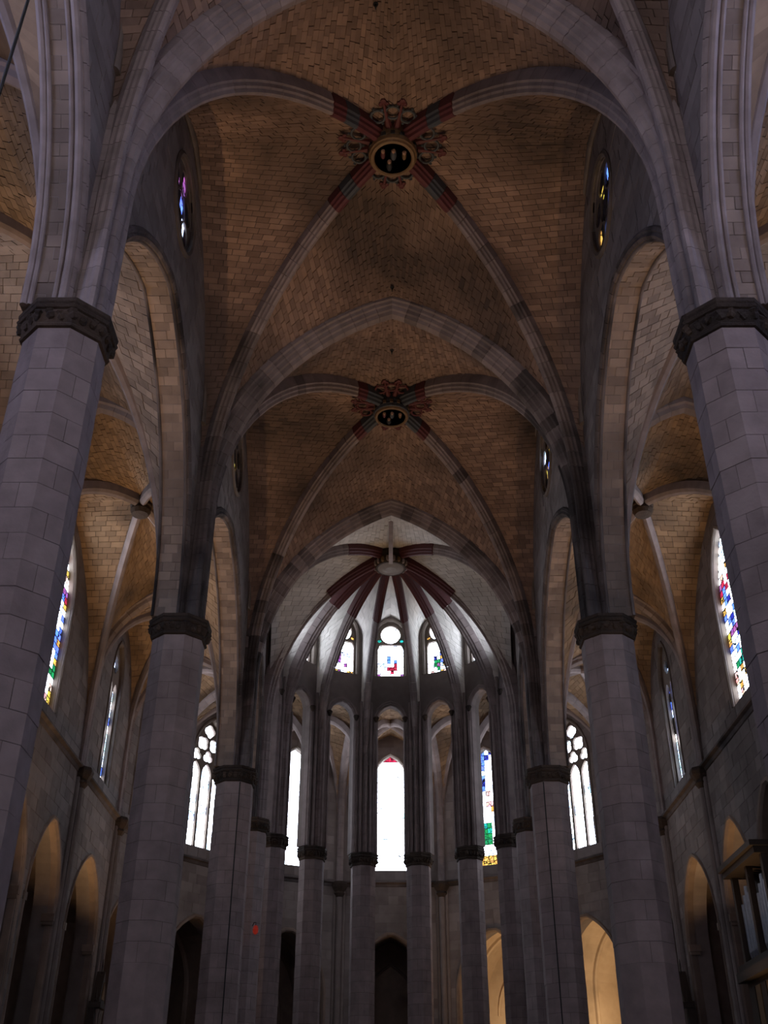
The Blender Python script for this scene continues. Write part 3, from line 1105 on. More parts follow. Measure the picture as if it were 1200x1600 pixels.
for sx in (-1, 1):
    pl = Plane((sx * XW, 0, 0), (0, 1, 0), (-sx, 0, 0))
    wl = empty('wall_' + SIDE[sx], (sx * XW, 20, 0), 'outer stone wall of the %s aisle with chapel arches and cornice' % SIDE[sx], 'wall', 'structure')
    for y0, y1, b in spans:
        ym = (y0 + y1) / 2
        th = 0.9
        if b < 4:
            chap = [ym - 14 / 3, ym, ym + 14 / 3] if b == 3 else []
            chw, whw, wz = 1.95, 1.55, (16.95, 21.2, 24.0)
        else:
            chap, chw, whw, wz = [ym], 2.45, 0.95, (16.95, 21.9, 23.8)
        ops = [pointed(cc, chw, 0.01, 10.2, 13.5, 10) for cc in chap]
        wy = ym + (0.2 if sx > 0 else 0.8) if b == 3 else ym
        wo = pointed(wy, whw, *wz, 12)
        ops.append(wo)
        wall_panel(wl, pl, y0, y1, 0.0, 25.8, ops, th, M['wall'], name='wall_core')
        if b >= 2:
            pc = Pieces('wall_stone', M['wall'], wl, 100)
            for za, zb in ((5.0, 16.0), (16.4, 25.5)):
                wall_stones(pl, y0 + 0.4, y1 - 0.4, za, zb, ops, pc, 0.5, 0.85)
            pc.done()
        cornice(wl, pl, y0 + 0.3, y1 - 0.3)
        if b >= 2:
            respond(sx * XW, y1, -sx, 0, '', wl)
        for cc, op in zip(chap, ops):
            ring_moulding(wl, pl, resample(op[1:] + [op[0]], 0.45), [(-0.02, -0.3), (-0.02, -0.05), (0.05, 0.06), (0.15, 0.08), (0.22, -0.02)], M['soffit'], 'arch_moulding')
            for ss in (-1, 1):
                mb = MB()
                mb.box(pl.p(cc + ss * (chw + 0.05), 10.15, -0.2), 0.5, 0.42, 0.28)
                mb.box(pl.p(cc + ss * (chw + 0.05), 9.95, -0.2), 0.42, 0.34, 0.14)
                mb.build('impost', M['soffit'], wl)
            chapel_box(pl, cc, chw, 10.2, 13.5, 4.0, th, 'chapel behind the %s aisle wall, %s' % (SIDE[sx], 'by the apse' if b == 4 else '%s of three in its bay' % ['nearest', 'middle', 'farthest'][chap.index(cc)]), M['soffit'])  # dark stone puts the dim interior into the colour
        win = new_window(pl, ym, wz[0], 'tall pointed stained glass window in the %s aisle wall, %s' % (SIDE[sx], WHERE[b]))
        ring_moulding(win, pl, resample(wo[1:] + [wo[0]], 0.5), [(-0.02, -0.5), (-0.02, -0.05), (0.06, 0.05), (0.16, 0.06), (0.22, -0.03)], M['trim'], 'moulded_frame')
        d = -0.25
        if b == 4:
            holes = [pointed(ym + q * 0.44, 0.36, 17.0, 21.2, 21.8, 6) for q in (-1, 1)] + [foil(ym, 22.65, 4, 0.45)]
            plate(win, pl, wo, holes, d + 0.1, 0.14, M['trim'])
            for q in (-1, 1):
                glaze(win, pl, pointed(ym + q * 0.44, 0.40, 16.97, 21.2, 21.85, 6), d - 0.08, 2, 12, lambda u, w: random.choice(['pale', 'white', 'pale', 'dark', 'blue', 'white']))
            glaze(win, pl, circle(ym, 22.65, 0.5, 16), d - 0.08, 2, 2, lambda u, w: random.choice(['pale', 'dark', 'dark']))
        elif b == 3:
            pk = figure_pick
            glaze(win, pl, pointed(wy, whw - 0.02, *wz, 12), d, 8, 26, pk)
        else:
            glaze(win, pl, pointed(ym, whw - 0.02, *wz, 12), d, 3, 8, lambda u, w: 'bluewest' if b == 1 else 'west' if b == 0 else 'pale', joined=True)

# ------------------------------------------------------------------ ambulatory wall round the apse
AP = 13.2
PHI = math.pi / 7
half = AP * math.tan(PHI / 2)
wa = empty('wall_ambulatory', (0, 51 + AP, 0), 'polygonal outer wall behind the apse with chapels and windows', 'wall', 'structure')
AMB_NAME = ['first on the left', 'second on the left', 'left of centre', 'central', 'right of centre', 'second on the right', 'first on the right']
for j in range(7):
    a = math.radians(-90) + (j + 0.5) * PHI
    nrm = V((-math.sin(a), -math.cos(a), 0))
    O = AC - nrm * AP
    e = V((math.cos(a), -math.sin(a), 0))
    pl = Plane(O, e, nrm)
    cop = pointed(0, 2.15, 0.01, 10.2, 13.4, 10)
    tri = j in (1, 5)
    whw, wz = (1.35, (16.95, 22.0, 24.4)) if tri else (1.05, (16.95, 22.4, 24.0))
    wop = pointed(0, whw, *wz, 12)
    ops = [cop, wop]
    wall_panel(wa, pl, -half, half, 0, 25.8, ops, 0.9, M['wall'], name='wall_core')
    pc = Pieces('wall_stone', M['wall'], wa, 45)
    for za, zb in ((6.0, 16.0), (16.4, 25.5)):
        wall_stones(pl, -half + 0.4, half - 0.4, za, zb, ops, pc, 0.5, 0.85)
    pc.done()
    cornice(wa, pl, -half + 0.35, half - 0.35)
    ring_moulding(wa, pl, resample(cop[1:] + [cop[0]], 0.45), [(-0.02, -0.3), (-0.02, -0.05), (0.05, 0.06), (0.15, 0.08), (0.22, -0.02)], M['soffit'], 'arch_moulding')
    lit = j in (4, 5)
    cb = chapel_box(pl, 0, 2.15, 10.2, 13.4, 4.5, 0.9, '%s chapel off the ambulatory, %s' % ('warmly lit' if lit else 'dark', AMB_NAME[j]), M['chapel'] if lit else M['soffit'])  # paler stone if lit, darker if not: light put into the colour
    p = pl.p(-half, 0)
    if j:
        q = (AC - p).normalized()
        respond(p.x, p.y, q.x, q.y, '', wa)
    win = new_window(pl, 0, wz[0], {0: 'hidden tall window at the left start of the ambulatory', 1: 'bright three-light traceried window behind the left third column', 2: 'narrow bright strip of window left of the central one',
                                    3: 'central blown-out white lancet window low in the apse', 4: 'narrow window with blue and green glass right of the central one',
                                    5: 'bright three-light traceried window behind the right second column', 6: 'hidden tall window at the right start of the ambulatory'}[j])
    ring_moulding(win, pl, resample(wop[1:] + [wop[0]], 0.5), [(-0.02, -0.4), (-0.02, -0.04), (0.06, 0.05), (0.16, 0.06), (0.22, -0.03)], M['trim'], 'moulded_frame')
    d = -0.45
    if tri:
        lh = 0.36
        holes = [pointed(q * 0.86, lh, 17.05, 21.1, 21.8, 6) for q in (-1, 0, 1)]
        holes += [foil(q * 0.86, 22.2, 3, 0.36) for q in (-1, 0, 1)]
        holes += [foil(q * 0.45, 22.95, 4, 0.42, rot=math.pi / 4) for q in (-1, 1)] + [foil(0, 23.75, 4, 0.40)]
        plate(win, pl, wop, holes, d + 0.1, 0.16, M['trim'])
        for q in (-1, 0, 1):
            glaze(win, pl, pointed(q * 0.86, lh + 0.04, 17.0, 21.2, 21.9, 6), d - 0.1, 2, 10, white_pick)
        glaze(win, pl, pointed(0, whw - 0.04, 21.95, 22.0, 24.35, 8), d - 0.1, 4, 4, white_pick)
    else:
        def pk(u, w, j=j):
            x = random.random()
            if j == 4:
                if w < 0.10:
                    return 'amber'
                if w < 0.2:
                    return 'pale' if x < 0.4 else 'white'
                if w < 0.36:
                    return ('green' if x < 0.8 else 'teal') if u < 0.58 else 'white'
                if w < 0.5:
                    return 'white' if x < 0.55 else 'pale' if x < 0.75 else 'amber'
                if w < 0.62:
                    return 'rose' if x < 0.3 else 'amber' if x < 0.5 else 'white'
                return 'blue' if x < 0.3 else 'pale' if x < 0.55 else 'deep' if x < 0.62 else 'white'
            if w > 0.965 and j == 3:
                return 'red'
            return 'white' if x < 0.97 else 'pale'
        glaze(win, pl, pointed(0, whw - 0.02, *wz, 12), d, 7, 22, pk)

# ambulatory vaults
for j in range(7):
    a0 = math.radians(-90) + j * PHI
    a1 = a0 + PHI
    am = (a0 + a1) / 2
    P = lambda a, r: (AC.x + math.sin(a) * r, AC.y + math.cos(a) * r)
    ri, ro = 7.35, AP / math.cos(PHI / 2) - 0.05
    c = empty('ceiling', (*P(am, 10.3), 25.2), 'ochre wedge of rib vault over the ambulatory, ' + AMB_NAME[j], 'vault', 'structure')
    ctr = P(am, 10.6)
    corners = [P(a0 + 0.02, ri), P(a0 + 0.02, ro), P(a1 - 0.02, ro), P(a1 - 0.02, ri)]
    quad_vault(c, corners, [(20.6, 24.9), (21.6, 25.3), (20.6, 24.9), (23.2, 24.9)], ctr, 25.2, ZCAP + 0.05, 20.4, M['aisle_web'], most=40, course=0.3)
    for q in corners:
        a = Arc(q, ctr, ZCAP + 0.05, 20.4, 24.8)
        sweep(a.path(0.6), V((q[0] - ctr[0], q[1] - ctr[1], 0)), P_THIN, 'diagonal_rib', M['rib'], c)
    if j:
        t = empty('transverse_arch', (*P(a0, 10), ZCAP), 'narrow stone arch spanning the ambulatory, %s of six from the left' % ['', 'first', 'second', 'third', 'fourth', 'fifth', 'sixth'][j], 'arch', 'structure')
        for r in (ri + 0.1, ro - 0.25):
            q, m = P(a0, r), P(a0, (ri + ro) / 2)
            a = Arc(q, m, ZCAP + 0.05, 20.6, 24.4)
            sweep(a.path(0.5), V((q[0] - m[0], q[1] - m[1], 0)), [(u * 0.85, w) for u, w in P_AISLE], 'arch_half', M['rib'], t, voussoirs=True, most=14)

# ------------------------------------------------------------------ apse: upper wall, windows, umbrella vault
ws = empty('wall_apse', (0, 57, ZCAP), 'curved upper wall of the apse with narrow arches under the clerestory windows', 'wall', 'structure')
cv = empty('ceiling', (0, 51, 30.3), 'pale umbrella vault of the apse with dark red painted ribs', 'vault', 'structure')
ca = 6.6 * math.cos(PHI / 2)
ch = 6.6 * math.sin(PHI / 2)
pcw = Pieces('web_stone', M['apse_web'], cv, 0)
backw = MB()
AP_NAME = ['hidden at the far left', 'sliver at the left', 'left of centre', 'central, with round light', 'right of centre', 'sliver at the right', 'hidden at the far right']
for j in range(7):
    a = math.radians(-90) + (j + 0.5) * PHI
    nrm = V((-math.sin(a), -math.cos(a), 0))
    e = V((math.cos(a), -math.sin(a), 0))
    pl = Plane(AC - nrm * (ca - 0.15), e, nrm)
    op = pointed(0, 0.74, ZCAP + 0.002, 23.7, 24.55, 8)
    wop = pointed(0, 0.86, 26.35, 29.0, 30.0, 10)
    wall_panel(ws, pl, -ch - 0.02, ch + 0.02, ZCAP, 31.0, [op, wop], 0.6, M['wall'], name='wall_core')
    ring_moulding(ws, pl, resample(op[1:] + [op[0]], 0.35), [(-0.02, -0.3), (-0.02, -0.02), (0.05, 0.07), (0.12, 0.04), (0.18, 0.09), (0.26, 0.05), (0.28, -0.05)], M['rib'], 'arch_moulding')
    for ss in (-1, 1):
        mb = MB()
        mb.lathe([(0.07, -0.22), (0.13, -0.08), (0.17, 0.02), (0.14, 0.08)], 8, center=pl.p(ss * 0.82, 23.72, 0.08))
        mb.build('shaft_capital', M['capital'], ws)
        mb = MB(); mb.lathe([(0.06, 0), (0.06, 6.8)], 8, center=pl.p(ss * 0.80, ZCAP, 0.08)); mb.build('shaft', M['rib'], ws)
        mb = MB(); mb.lathe([(0.09, 0), (0.09, 8.5)], 8, center=pl.p(ss * 1.12, ZCAP, 0.12)); mb.build('shaft', M['rib'], ws)
    win = new_window(pl, 0, 26.35, 'small stained clerestory window high in the apse, ' + AP_NAME[j])
    d = -0.35
    rect = [(-0.75, 26.45), (0.75, 26.45), (0.75, 28.2), (0.62, 28.45), (-0.62, 28.45), (-0.75, 28.2)]
    holes = [rect, circle(0, 29.12, 0.58, 24), circle(-0.66, 28.72, 0.12, 10), circle(0.66, 28.72, 0.12, 10)]
    plate(win, pl, wop, holes, d + 0.1, 0.14, M['trim'])

    def pk(u, w, j=j):
        x = random.random()
        if w < 0.14:
            return random.choice(['rose', 'amber', 'violet', 'pale', 'white'])
        if w < 0.62 and 0.3 < u < 0.75 and x < 0.75:
            return random.choice({2: ['violet', 'pale', 'white', 'white'], 3: ['red', 'blue', 'pale', 'white', 'white'], 4: ['blue', 'green', 'amber', 'deep', 'violet', 'white']}.get(j, ['white']))
        return 'white' if x < 0.9 else 'pale'
    glaze(win, pl, [(-0.78, 26.42), (0.78, 26.42), (0.78, 28.46), (-0.78, 28.46)], d - 0.08, 8, 9, pk)
    glaze(win, pl, circle(0, 29.12, 0.6, 20), d - 0.08, 3, 3, lambda u, w: 'white')
    for ss in (-1, 1):
        glaze(win, pl, circle(ss * 0.66, 28.72, 0.14, 10), d - 0.08, 1, 1, lambda u, w: 'amber' if j in (2, 4) else 'teal')
    ring_moulding(win, pl, resample(wop[1:] + [wop[0]], 0.35), [(-0.02, -0.3), (-0.02, -0.02), (0.06, 0.06), (0.14, 0.03), (0.14, -0.05)], M['trim'], 'moulded_frame')
    # web cell over the window
    for ss in (-1, 1):
        al = a + ss * PHI / 2
        cor = (AC.x + math.sin(al) * 6.3, AC.y + math.cos(al) * 6.3)
        wallc = pl.p(ss * 1.16, 0, -0.02)
        wallm = pl.p(0, 0, -0.02)
        E = Arc((wallc.x, wallc.y), (wallm.x, wallm.y), 21.0, 28.7, 30.25)
        D = Arc(cor, (0, 51), 21.0, 21.6, 31.05)
        dp = D.path(0.4)
        ns = [(x.z - 21.0) / (31.05 - 21.0) for x in dp]
        A = [E.norm(n) for n in ns]; B = [D.norm(n) for n in ns]
        ruled(A, B, V((0, 51, 24)), pcw, backw, 0.6, 0.008, (0.0, 0.012))
# the cell towards the nave and its two flanks
y4 = YS[4]
for sx in (-1, 1):
    D3 = Arc((sx * 6.3, y4 + .4), (0, 51), ZCAP, 20.6, 31.05)
    dp = D3.path(0.36)
    ns = [(x.z - ZCAP) / (31.05 - ZCAP) for x in dp]
    ET = Arc((sx * 6.5, y4 + .35), (0, y4 + .35), ZCAP, 20.2, 29.6)
    EW0 = Arc((sx * 6.3, y4 + .4), (sx * 6.3, (y4 + Y3) / 2), ZCAP, 22.8, 30.35)
    j0 = max(j for j, n in enumerate(ns) if ZCAP + n * (31.05 - ZCAP) < 20.6)
    B = [D3.norm(n) for n in ns[j0:]]
    ruled([ET.norm(n) for n in ns[j0:]], B, V((0, 47, 22)), pcw, backw, 0.55, 0.01, (0, 0.015))
    ruled([EW0.norm(n) for n in ns[j0:]], B, V((0, 47, 22)), pcw, backw, 0.55, 0.01, (0, 0.015))
    D4 = Arc((sx * 6.3, Y3 - .1), (0, 51), ZCAP, 20.6, 31.05)
    EW1 = Arc((sx * 6.3, Y3 - .1), (sx * 6.3, (y4 + Y3) / 2), ZCAP, 22.8, 30.35)
    ruled([EW1.norm(n) for n in ns[j0:]], [D4.norm(n) for n in ns[j0:]], V((0, 47, 22)), pcw, backw, 0.55, 0.01, (0, 0.015))
backw.build('web_backing', M['mortar'], cv)
pcw.most = 200
pcw.done()
# ribs of the apse
for j, (al, p) in enumerate(APSE):
    r = empty('apse_rib', (p.x, p.y, ZCAP), parent=cv)
    a = Arc((AC.x + math.sin(al) * 6.02, AC.y + math.cos(al) * 6.02), (0, 51), ZCAP, 21.4, 30.45)
    pth = a.path(0.5)
    cut = len(pth) - 9
    out = V((math.sin(al), math.cos(al), 0))
    sweep(pth[:cut + 1], out, [(u * 0.8, w) for u, w in P_DIAG], 'rib', M['rib'], r, voussoirs=True, most=26)
    sweep(pth[cut:], out, [(u * 0.98, w - 0.04) for u, w in P_DIAG], 'red_rib_end', M['red'], r)
for sx in (-1, 1):
    r = empty('apse_rib', (sx * 6.1, y4 + .5, ZCAP), parent=cv)
    a = Arc((sx * 6.0, y4 + .62), (0, 51), ZCAP, 20.4, 30.45)
    pth = a.path(0.5)
    cut = len(pth) - 8
    out = V((sx * 6.0, y4 - 51, 0))
    sweep(pth[:cut + 1], out, [(u * 0.7, w) for u, w in P_DIAG], 'rib', M['rib'], r, voussoirs=True, most=20)
    sweep(pth[cut:], out, [(u * 0.85, w - 0.03) for u, w in P_DIAG], 'red_rib_end', M['red'], r)
mb = MB()
mb.box(V((0, (y4 + 0.4 + 50.4) / 2, 30.15)), 0.22, 50.4 - y4 - 0.4, 0.36)
mb.build('ridge_rib', M['rib'], cv)

# ------------------------------------------------------------------ painted roof bosses
def roof_boss(x, y, z, r, label, style):
    t = empty('roof_boss', (x, y, z), label, 'roof boss', 'structure')
    c = V((x, y, z))
    mb = MB()
    mb.lathe([(r * 0.96, 0.0), (r * 1.04, 0.05), (r * 1.06, 0.2), (r * 0.98, 0.32), (r * 1.02, 0.42), (r * 1.0, 0.75), (r * 0.9, 0.95)], 28, center=c)
    mb.build('drum', M['gold'] if style == 0 else M['blue'], t, smooth=False)
    mb = MB()
    mb.lathe([(r * 0.80, -0.03), (r * 0.84, -0.07), (r * 0.95, -0.06), (r * 0.99, 0.02), (r * 0.9, 0.04)], 28, center=c, close=False)
    mb.build('gilded_rim', M['gold'], t)
    mb = MB()
    mb.lathe([(0.001, 0.0), (r * 0.82, 0.0)], 28, center=c, close=False)
    d = mb.build('painted_disc', M['black'], t)
    # relief figures on the disc
    figs = [(-0.28, -0.12, 0.16, 'red'), (0.02, -0.1, 0.2, 'blue'), (0.33, -0.08, 0.15, 'gold'), (-0.1, 0.28, 0.2, 'black')]
    for fx, fy, fr, mt in figs:
        mb = MB()
        cc = c + V((fx * r * 1.5, fy * r * 1.5, 0))
        mb.lathe([(0.02, -0.10), (fr * 0.55 * r, -0.08), (fr * 0.8 * r, -0.02), (fr * 0.85 * r, 0.0)], 10, center=cc)
        mb.v = [V((cc.x + (p.x - cc.x) * 0.8, cc.y + (p.y - cc.y) * 1.7, p.z)) for p in mb.v]
        body = mb.build('robed_figure', M[mt], d)
        mb = MB()
        hc = cc + V((0, -fr * 1.35 * r, 0))
        mb.lathe([(0.01, -0.12), (0.07 * r, -0.1), (0.1 * r, -0.04), (0.09 * r, 0.0)], 8, center=hc)
        mb.build('figure_head', M['skin'], d)
    # gilded teeth round the drum
    for k in range(16):
        a = 2 * math.pi * k / 16
        mb = MB()
        mb.box(c + V((math.cos(a) * r * 1.04, math.sin(a) * r * 1.04, 0.28)), 0.07, 0.14, 0.16, V((math.cos(a), math.sin(a), 0)), V((-math.sin(a), math.cos(a), 0)))
        mb.build('gilded_tooth', M['gold'] if style else M['black'], t)
    # openwork crest of loops and fleurs in each quarter between the ribs
    for q in range(4):
        base = q * math.pi / 2
        zc = z + 0.62
        for k, da in ((0, -0.40), (1, 0.0), (2, 0.40)):
            a = base + da
            rc = r * 1.0 + 0.52 - 0.06 * (k != 1)
            mb = MB()
            cc = V((x + math.cos(a) * rc, y + math.sin(a) * rc, zc))
            ring = [cc + V((0.23 * math.cos(u), 0.23 * math.sin(u), 0)) for u in [2 * math.pi * i / 12 for i in range(13)]]
            mb.tube(ring, 0.045, 6)
            for i in range(0, 12, 2):
                mb.lathe([(0.02, -0.05), (0.055, 0), (0.02, 0.05)], 6, center=cc + V((0.3 * math.cos(i * math.pi / 6), 0.3 * math.sin(i * math.pi / 6), 0)))
            mb.build('openwork_loop', M['blue'] if style == 0 else M['red'], t)
        for da in (-0.18, 0.18):
            a = base + da
            er, et = V((math.cos(a), math.sin(a), 0)), V((-math.sin(a), math.cos(a), 0))
            mb = MB()
            p0 = V((x, y, zc))
            mb.tube([p0 + er * (r * 0.95), p0 + er * (r + 0.35), p0 + er * (r + 0.88)], [0.13, 0.07, 0.045], 6)
            mb.lathe([(0.01, -0.06), (0.1, -0.03), (0.1, 0.03), (0.01, 0.06)], 6, center=p0 + er * (r + 0.96))
            for s2 in (-1, 1):
                mb.lathe([(0.01, -0.05), (0.07, -0.02), (0.07, 0.02), (0.01, 0.05)], 6, center=p0 + er * (r + 0.86) + et * 0.1 * s2)
            mb.build('fleuron', M['red'], t)
    return t


roof_boss(0, (YS[2] + YS[3]) / 2, 29.6, 0.75, 'large painted roof boss with openwork crest, over the nearest nave bay', 0)
roof_boss(0, (YS[3] + YS[4]) / 2, 29.6, 0.75, 'darker painted roof boss with red crest, over the further nave bay', 1)


def apse_boss():
    t = empty('roof_boss', (0, 51, 30.1), 'sculpted roof boss where the red ribs of the apse meet', 'roof boss', 'structure')
    c = V((0, 51, 30.1)); r = 0.9
    mb = MB(); mb.lathe([(r * 0.9, -0.1), (r, -0.02), (r * 1.04, 0.15), (r * 0.95, 0.35), (r * 1.02, 0.6), (r * 0.9, 1.0)], 24, center=c); mb.build('drum', M['capital'], t)
    for k in range(18):
        a = 2 * math.pi * k / 18
        mb = MB()
        mb.lathe([(0.02, -0.12), (0.1, -0.06), (0.13, 0.1), (0.08, 0.22)], 7, center=c + V((math.cos(a) * r * 0.96, math.sin(a) * r * 0.96, 0.05)))
        mb.build('carved_figure', M['column'] if k % 3 else M['gold'], t)
    mb = MB(); mb.lathe([(0.3, -0.16), (0.5, -0.12), (0.72, -0.1), (0.75, -0.02)], 20, center=c); mb.build('carved_disc', M['trim'], t)


apse_boss()

# ------------------------------------------------------------------ west wall with its rose window, behind the camera
plw = Plane((0, YS[0], 0), (1, 0, 0), (0, 1, 0))
ww = empty('wall_west', (0, YS[0], 0), 'west entrance wall with the great rose window', 'wall', 'structure')
rose = circle(0, 23.0, 4.2, 36)
lan = [pointed(q * 10.3, 1.4, 11.0, 18.0, 20.5, 8) for q in (-1, 1)]
wall_panel(ww, plw, -XW - 1, XW + 1, 0, 31.2, [rose] + lan, 1.0, M['wall'], name='wall_core')
win = new_window(plw, 0, 23, 'great west rose window behind the camera')
glaze(win, plw, rose, -0.5, 4, 4, lambda u, w: 'west', joined=True)
for q, l in zip((-1, 1), lan):
    win = new_window(plw, q * 10.3, 11, 'tall west lancet behind the %s aisle' % SIDE[q])
    glaze(win, plw, l, -0.5, 2, 4, lambda u, w: 'west', joined=True)

# ------------------------------------------------------------------ floodlights on the cornices and lamps in the chapels
for sx in (-1, 1):
    for y, wd, f in ((8.5, 'beside the camera', 0.5), (22.9, 'between first and second columns', 1.0), (36.7, 'between second and third columns', 1.0)):
        lamp(sx * 4.6, y, 0.0, NAVE * f, (1.0, 0.70, 0.47), (-sx * 0.08, 0, 1), 'floor uplight of the nave, %s side, %s' % (SIDE[sx], wd), group='nave uplights', spread=70)
    for y, wd, f in ((22.0, 'between first and second columns', 1.3), (36.7, 'between second and third columns', 1.0), (47.4, 'by the apse', 0.7)):
        lamp(sx * 9.4, y, 0.0, FLOOD * f * (1.0 if sx < 0 else 0.65), WARM, (sx * 0.02, 0, 1), 'floor uplight of the %s aisle, %s' % (SIDE[sx], wd), group='aisle uplights', spread=48)
    a = math.radians(sx * (28 if sx > 0 else 78))
    lamp(math.sin(a) * 10.2, 51 + math.cos(a) * 10.2, 0.0, FLOOD * (1.0 if sx > 0 else 0.6), WARM, (0, 0, 1), 'floor uplight of the ambulatory, %s side' % SIDE[sx], group='aisle uplights', spread=60)
    for y, f in ((41.37, 1.0), (47.35, 1.0)):
        lamp(sx * 13.55, y, 5.6, CHAPEL * f, WARM, (0, 0.06, 1), 'floodlight inside the %s aisle chapel, %s' % (SIDE[sx], 'nearer one' if y < 45 else 'by the apse'), group='chapel floodlights', spread=40)
for j, f in ((4, 10.0), (5, 12.0)):
    a = math.radians(-90) + (j + 0.5) * PHI
    lamp(math.sin(a) * 15.4, 51 + math.cos(a) * 15.4, 6.5, CHAPEL * f, (1.0, 0.74, 0.46), (math.sin(a) * 0.4, math.cos(a) * 0.4, 1), 'floodlight inside the lit ambulatory chapel, ' + AMB_NAME[j], group='chapel floodlights')

# ------------------------------------------------------------------ cables
for sx in (-1, 1):
    mb = MB()
    a = math.radians(-90 - sx * 22.5)
    px, py = sx * W + 0.86 * math.cos(a), YS[4] + 0.86 * math.sin(a)
    mb.tube([(px, py, 0.95), (px, py, 8.0), (px, py, 15.42)], 0.025, 6)
    o = mb.build('power_cable', M['cable'])
    tag(o, 'thin black cable running down the third %s column' % SIDE[sx], 'cable', 'thing')

t = empty('hanging_lamp', (-6.97, 11.75, 4.6), 'iron lantern hanging on a long black cable under the left arcade arch', 'lamp', 'thing')
mb = MB(); mb.tube([(-6.97, 11.75, 5.3), (-6.97, 11.75, 15.0), (-6.97, 11.75, 22.78)], 0.03, 6); mb.build('cable', M['cable'], t)
mb = MB(); mb.lathe([(0.05, 5.3), (0.32, 5.1), (0.3, 5.06), (0.3, 4.6), (0.2, 4.55), (0.05, 4.5)], 8, center=V((-6.97, 11.75, 0))); mb.build('lantern', M['iron'], t)

HOOKS = ((0.0, 28.7, 29.4, 'by the second arch of the nearer bay'), (0.0, 32.4, 29.55, 'beyond the second arch'), (-0.5, 17.4, 29.2, 'by the nearest arch'))
for x, y, z, wd in HOOKS:
    mb = MB()
    mb.lathe([(0.075, 0.14), (0.075, 0.1), (0.04, 0.08), (0.035, 0.0)], 8, center=V((x, y, z)))
    mb.tube([V((x, y + 0.05 * math.sin(q * 0.7), z - 0.03 + 0.05 * math.cos(q * 0.7))) for q in range(10)], 0.02, 5)
    o = mb.build('iron_hook', M['iron'])
    tag(o, 'small dark iron hook on the vault ridge ' + wd, 'hook', 'thing', 'vault hooks')

# a small red lamp on the first apse column of the left side
t = empty('sanctuary_lamp', (-6.1, 50.1, 11.0), 'tiny red lamp on a column behind the third left column', 'lamp', 'thing')
mb = MB(); mb.tube([(-6.28, 50.37, 11.2), (-6.2, 50.24, 11.32), (-6.1, 50.1, 11.3), (-6.1, 50.1, 11.18)], 0.02, 6); mb.build('bracket', M['iron'], t)
mb = MB(); mb.lathe([(0.05, 10.8), (0.11, 10.86), (0.13, 11.0), (0.09, 11.14), (0.04, 11.18)], 10, center=V((-6.1, 50.1, 0))); mb.build('red_glass', G['lamp'], t)

# ------------------------------------------------------------------ organ on its gallery in the right aisle
t = empty('pipe_organ', (12.6, 37.6, 0), 'dark wooden organ with dull metal pipes against the right aisle wall', 'organ', 'thing')
x0, x1, ya, yb = 12.05, 13.1, 35.6, 39.3
mb = MB(); mb.box(((x0 + x1) / 2, (ya + yb) / 2, 3.6), x1 - x0 - 0.2, yb - ya - 0.3, 7.2); mb.build('lower_case', M['wood'], t)
for k in range(5):
    mb = MB()
    yy = ya + 0.35 + (yb - ya - 0.7) * (k + 0.5) / 5
    mb.box((x0 + 0.09, yy, 6.2), 0.05, 0.5, 1.6); mb.build('panel', M['gold'] if k % 2 else M['wood'], t)
mb = MB()
mb.box(((x0 + x1) / 2 - 0.1, (ya + yb) / 2, 7.35), x1 - x0 + 0.2, yb - ya, 0.3); mb.box(((x0 + x1) / 2 - 0.05, (ya + yb) / 2, 7.62), x1 - x0 + 0.1, yb - ya - 0.1, 0.24)
mb.build('gallery_ledge', M['wood'], t)
mb = MB(); mb.box((x1 - 0.06, (ya + yb) / 2, 9.2), 0.1, yb - ya - 0.2, 3.0); mb.build('back_panel', M['wood'], t)
for yy in (ya + 0.12, (ya + yb) / 2, yb - 0.12):
    mb = MB(); mb.box((x0 + 0.25, yy, 9.2), 0.22, 0.2, 3.0); mb.build('post', M['wood'], t)
mb = MB()
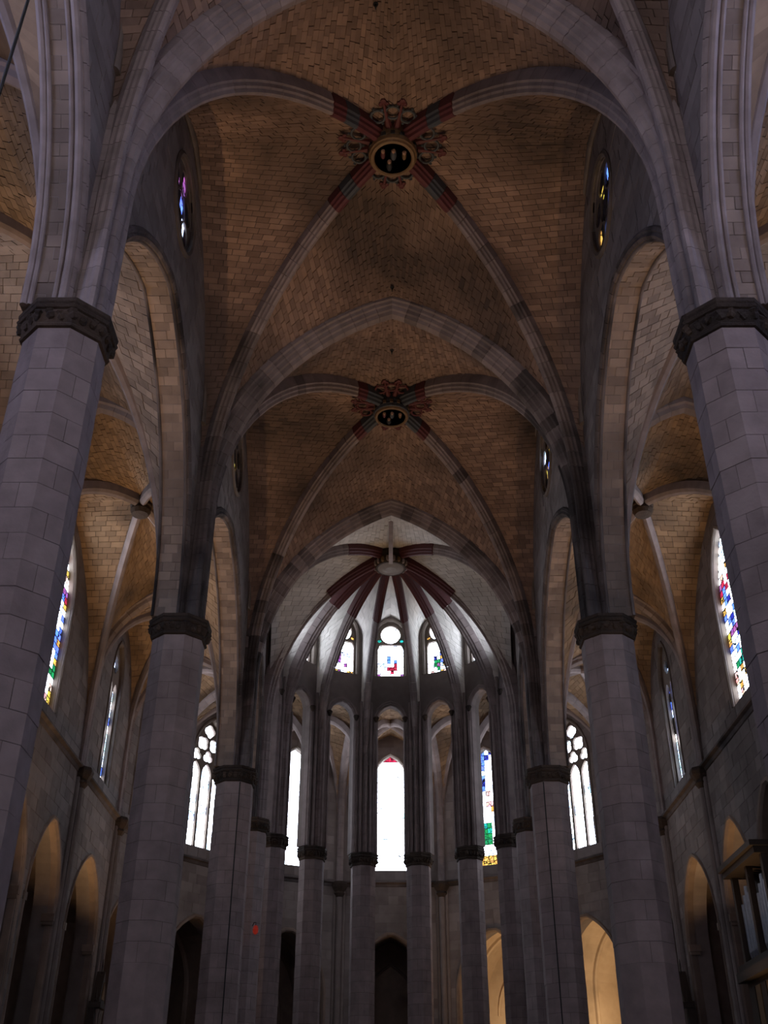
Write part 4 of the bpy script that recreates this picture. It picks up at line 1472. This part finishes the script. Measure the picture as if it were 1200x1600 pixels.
mb.box(((x0 + x1) / 2 - 0.05, (ya + yb) / 2, 10.8), x1 - x0 + 0.1, yb - ya + 0.1, 0.22); mb.box(((x0 + x1) / 2 - 0.12, (ya + yb) / 2, 11.0), x1 - x0 + 0.24, yb - ya + 0.3, 0.18)
mb.build('cornice', M['wood'], t)
for side_k in (0, 1):
    for k in range(5):
        yy = ya + 0.42 + side_k * ((yb - ya) / 2 - 0.04) + k * 0.29
        hgt = 2.0 + 0.5 * (1 - abs(k - 2) / 2)
        mb = MB()
        mb.lathe([(0.03, 7.74), (0.115, 8.15), (0.115, 7.74 + hgt), (0.10, 7.74 + hgt)], 12, center=V((x0 + 0.4, yy, 0)))
        mb.build('pipe', M['tin'], t, smooth=False)

# ------------------------------------------------------------------ gabled retables by the ambulatory corners
for sx in (-1, 1):
    yc = 50.05
    t = empty('retable', (sx * 13.0, yc, 0), 'dark gabled altarpiece with gilded pediment on the %s wall by the apse' % SIDE[sx], 'altarpiece', 'thing')
    pl = Plane((sx * 13.02, yc, 0), (0, 1, 0), (-sx, 0, 0))
    mb = MB(); mb.box(pl.p(0, 4.0, 0.16), 0.3, 0.9, 8.0); mb.build('backboard', M['wood'], t)
    for q in (-1, 0, 1):
        mb = MB(); mb.lathe([(0.07, 0.0), (0.06, 0.3), (0.055, 7.5), (0.09, 7.7)], 8, center=pl.p(q * 0.36, 0.0, 0.4)); mb.build('colonnette', M['trim'], t)
    mb = MB(); mb.box(pl.p(0, 7.85, 0.3), 0.5, 1.06, 0.22); mb.build('entablature', M['wood'], t)
    tri = [(-0.5, 7.97), (0.5, 7.97), (0.0, 9.25)]
    mb = MB(); mb.add([pl.p(a, b, d) for d in (0.45, 0.1) for a, b in tri], prism(3)); mb.build('gable', M['wood'], t)
    tri = [(-0.24, 8.1), (0.24, 8.1), (0.0, 8.8)]
    mb = MB(); mb.add([pl.p(a, b, d) for d in (0.49, 0.4) for a, b in tri], prism(3)); mb.build('gilded_pediment', M['gold'], t)
    for q in (-1, 0, 1):
        mb = MB(); mb.lathe([(0.06, 0), (0.07, 0.08), (0.03, 0.12), (0.04, 0.35), (0.01, 0.6)], 6, center=pl.p(q * 0.48, 7.97 if q else 9.15, 0.3)); mb.build('finial', M['wood'], t)
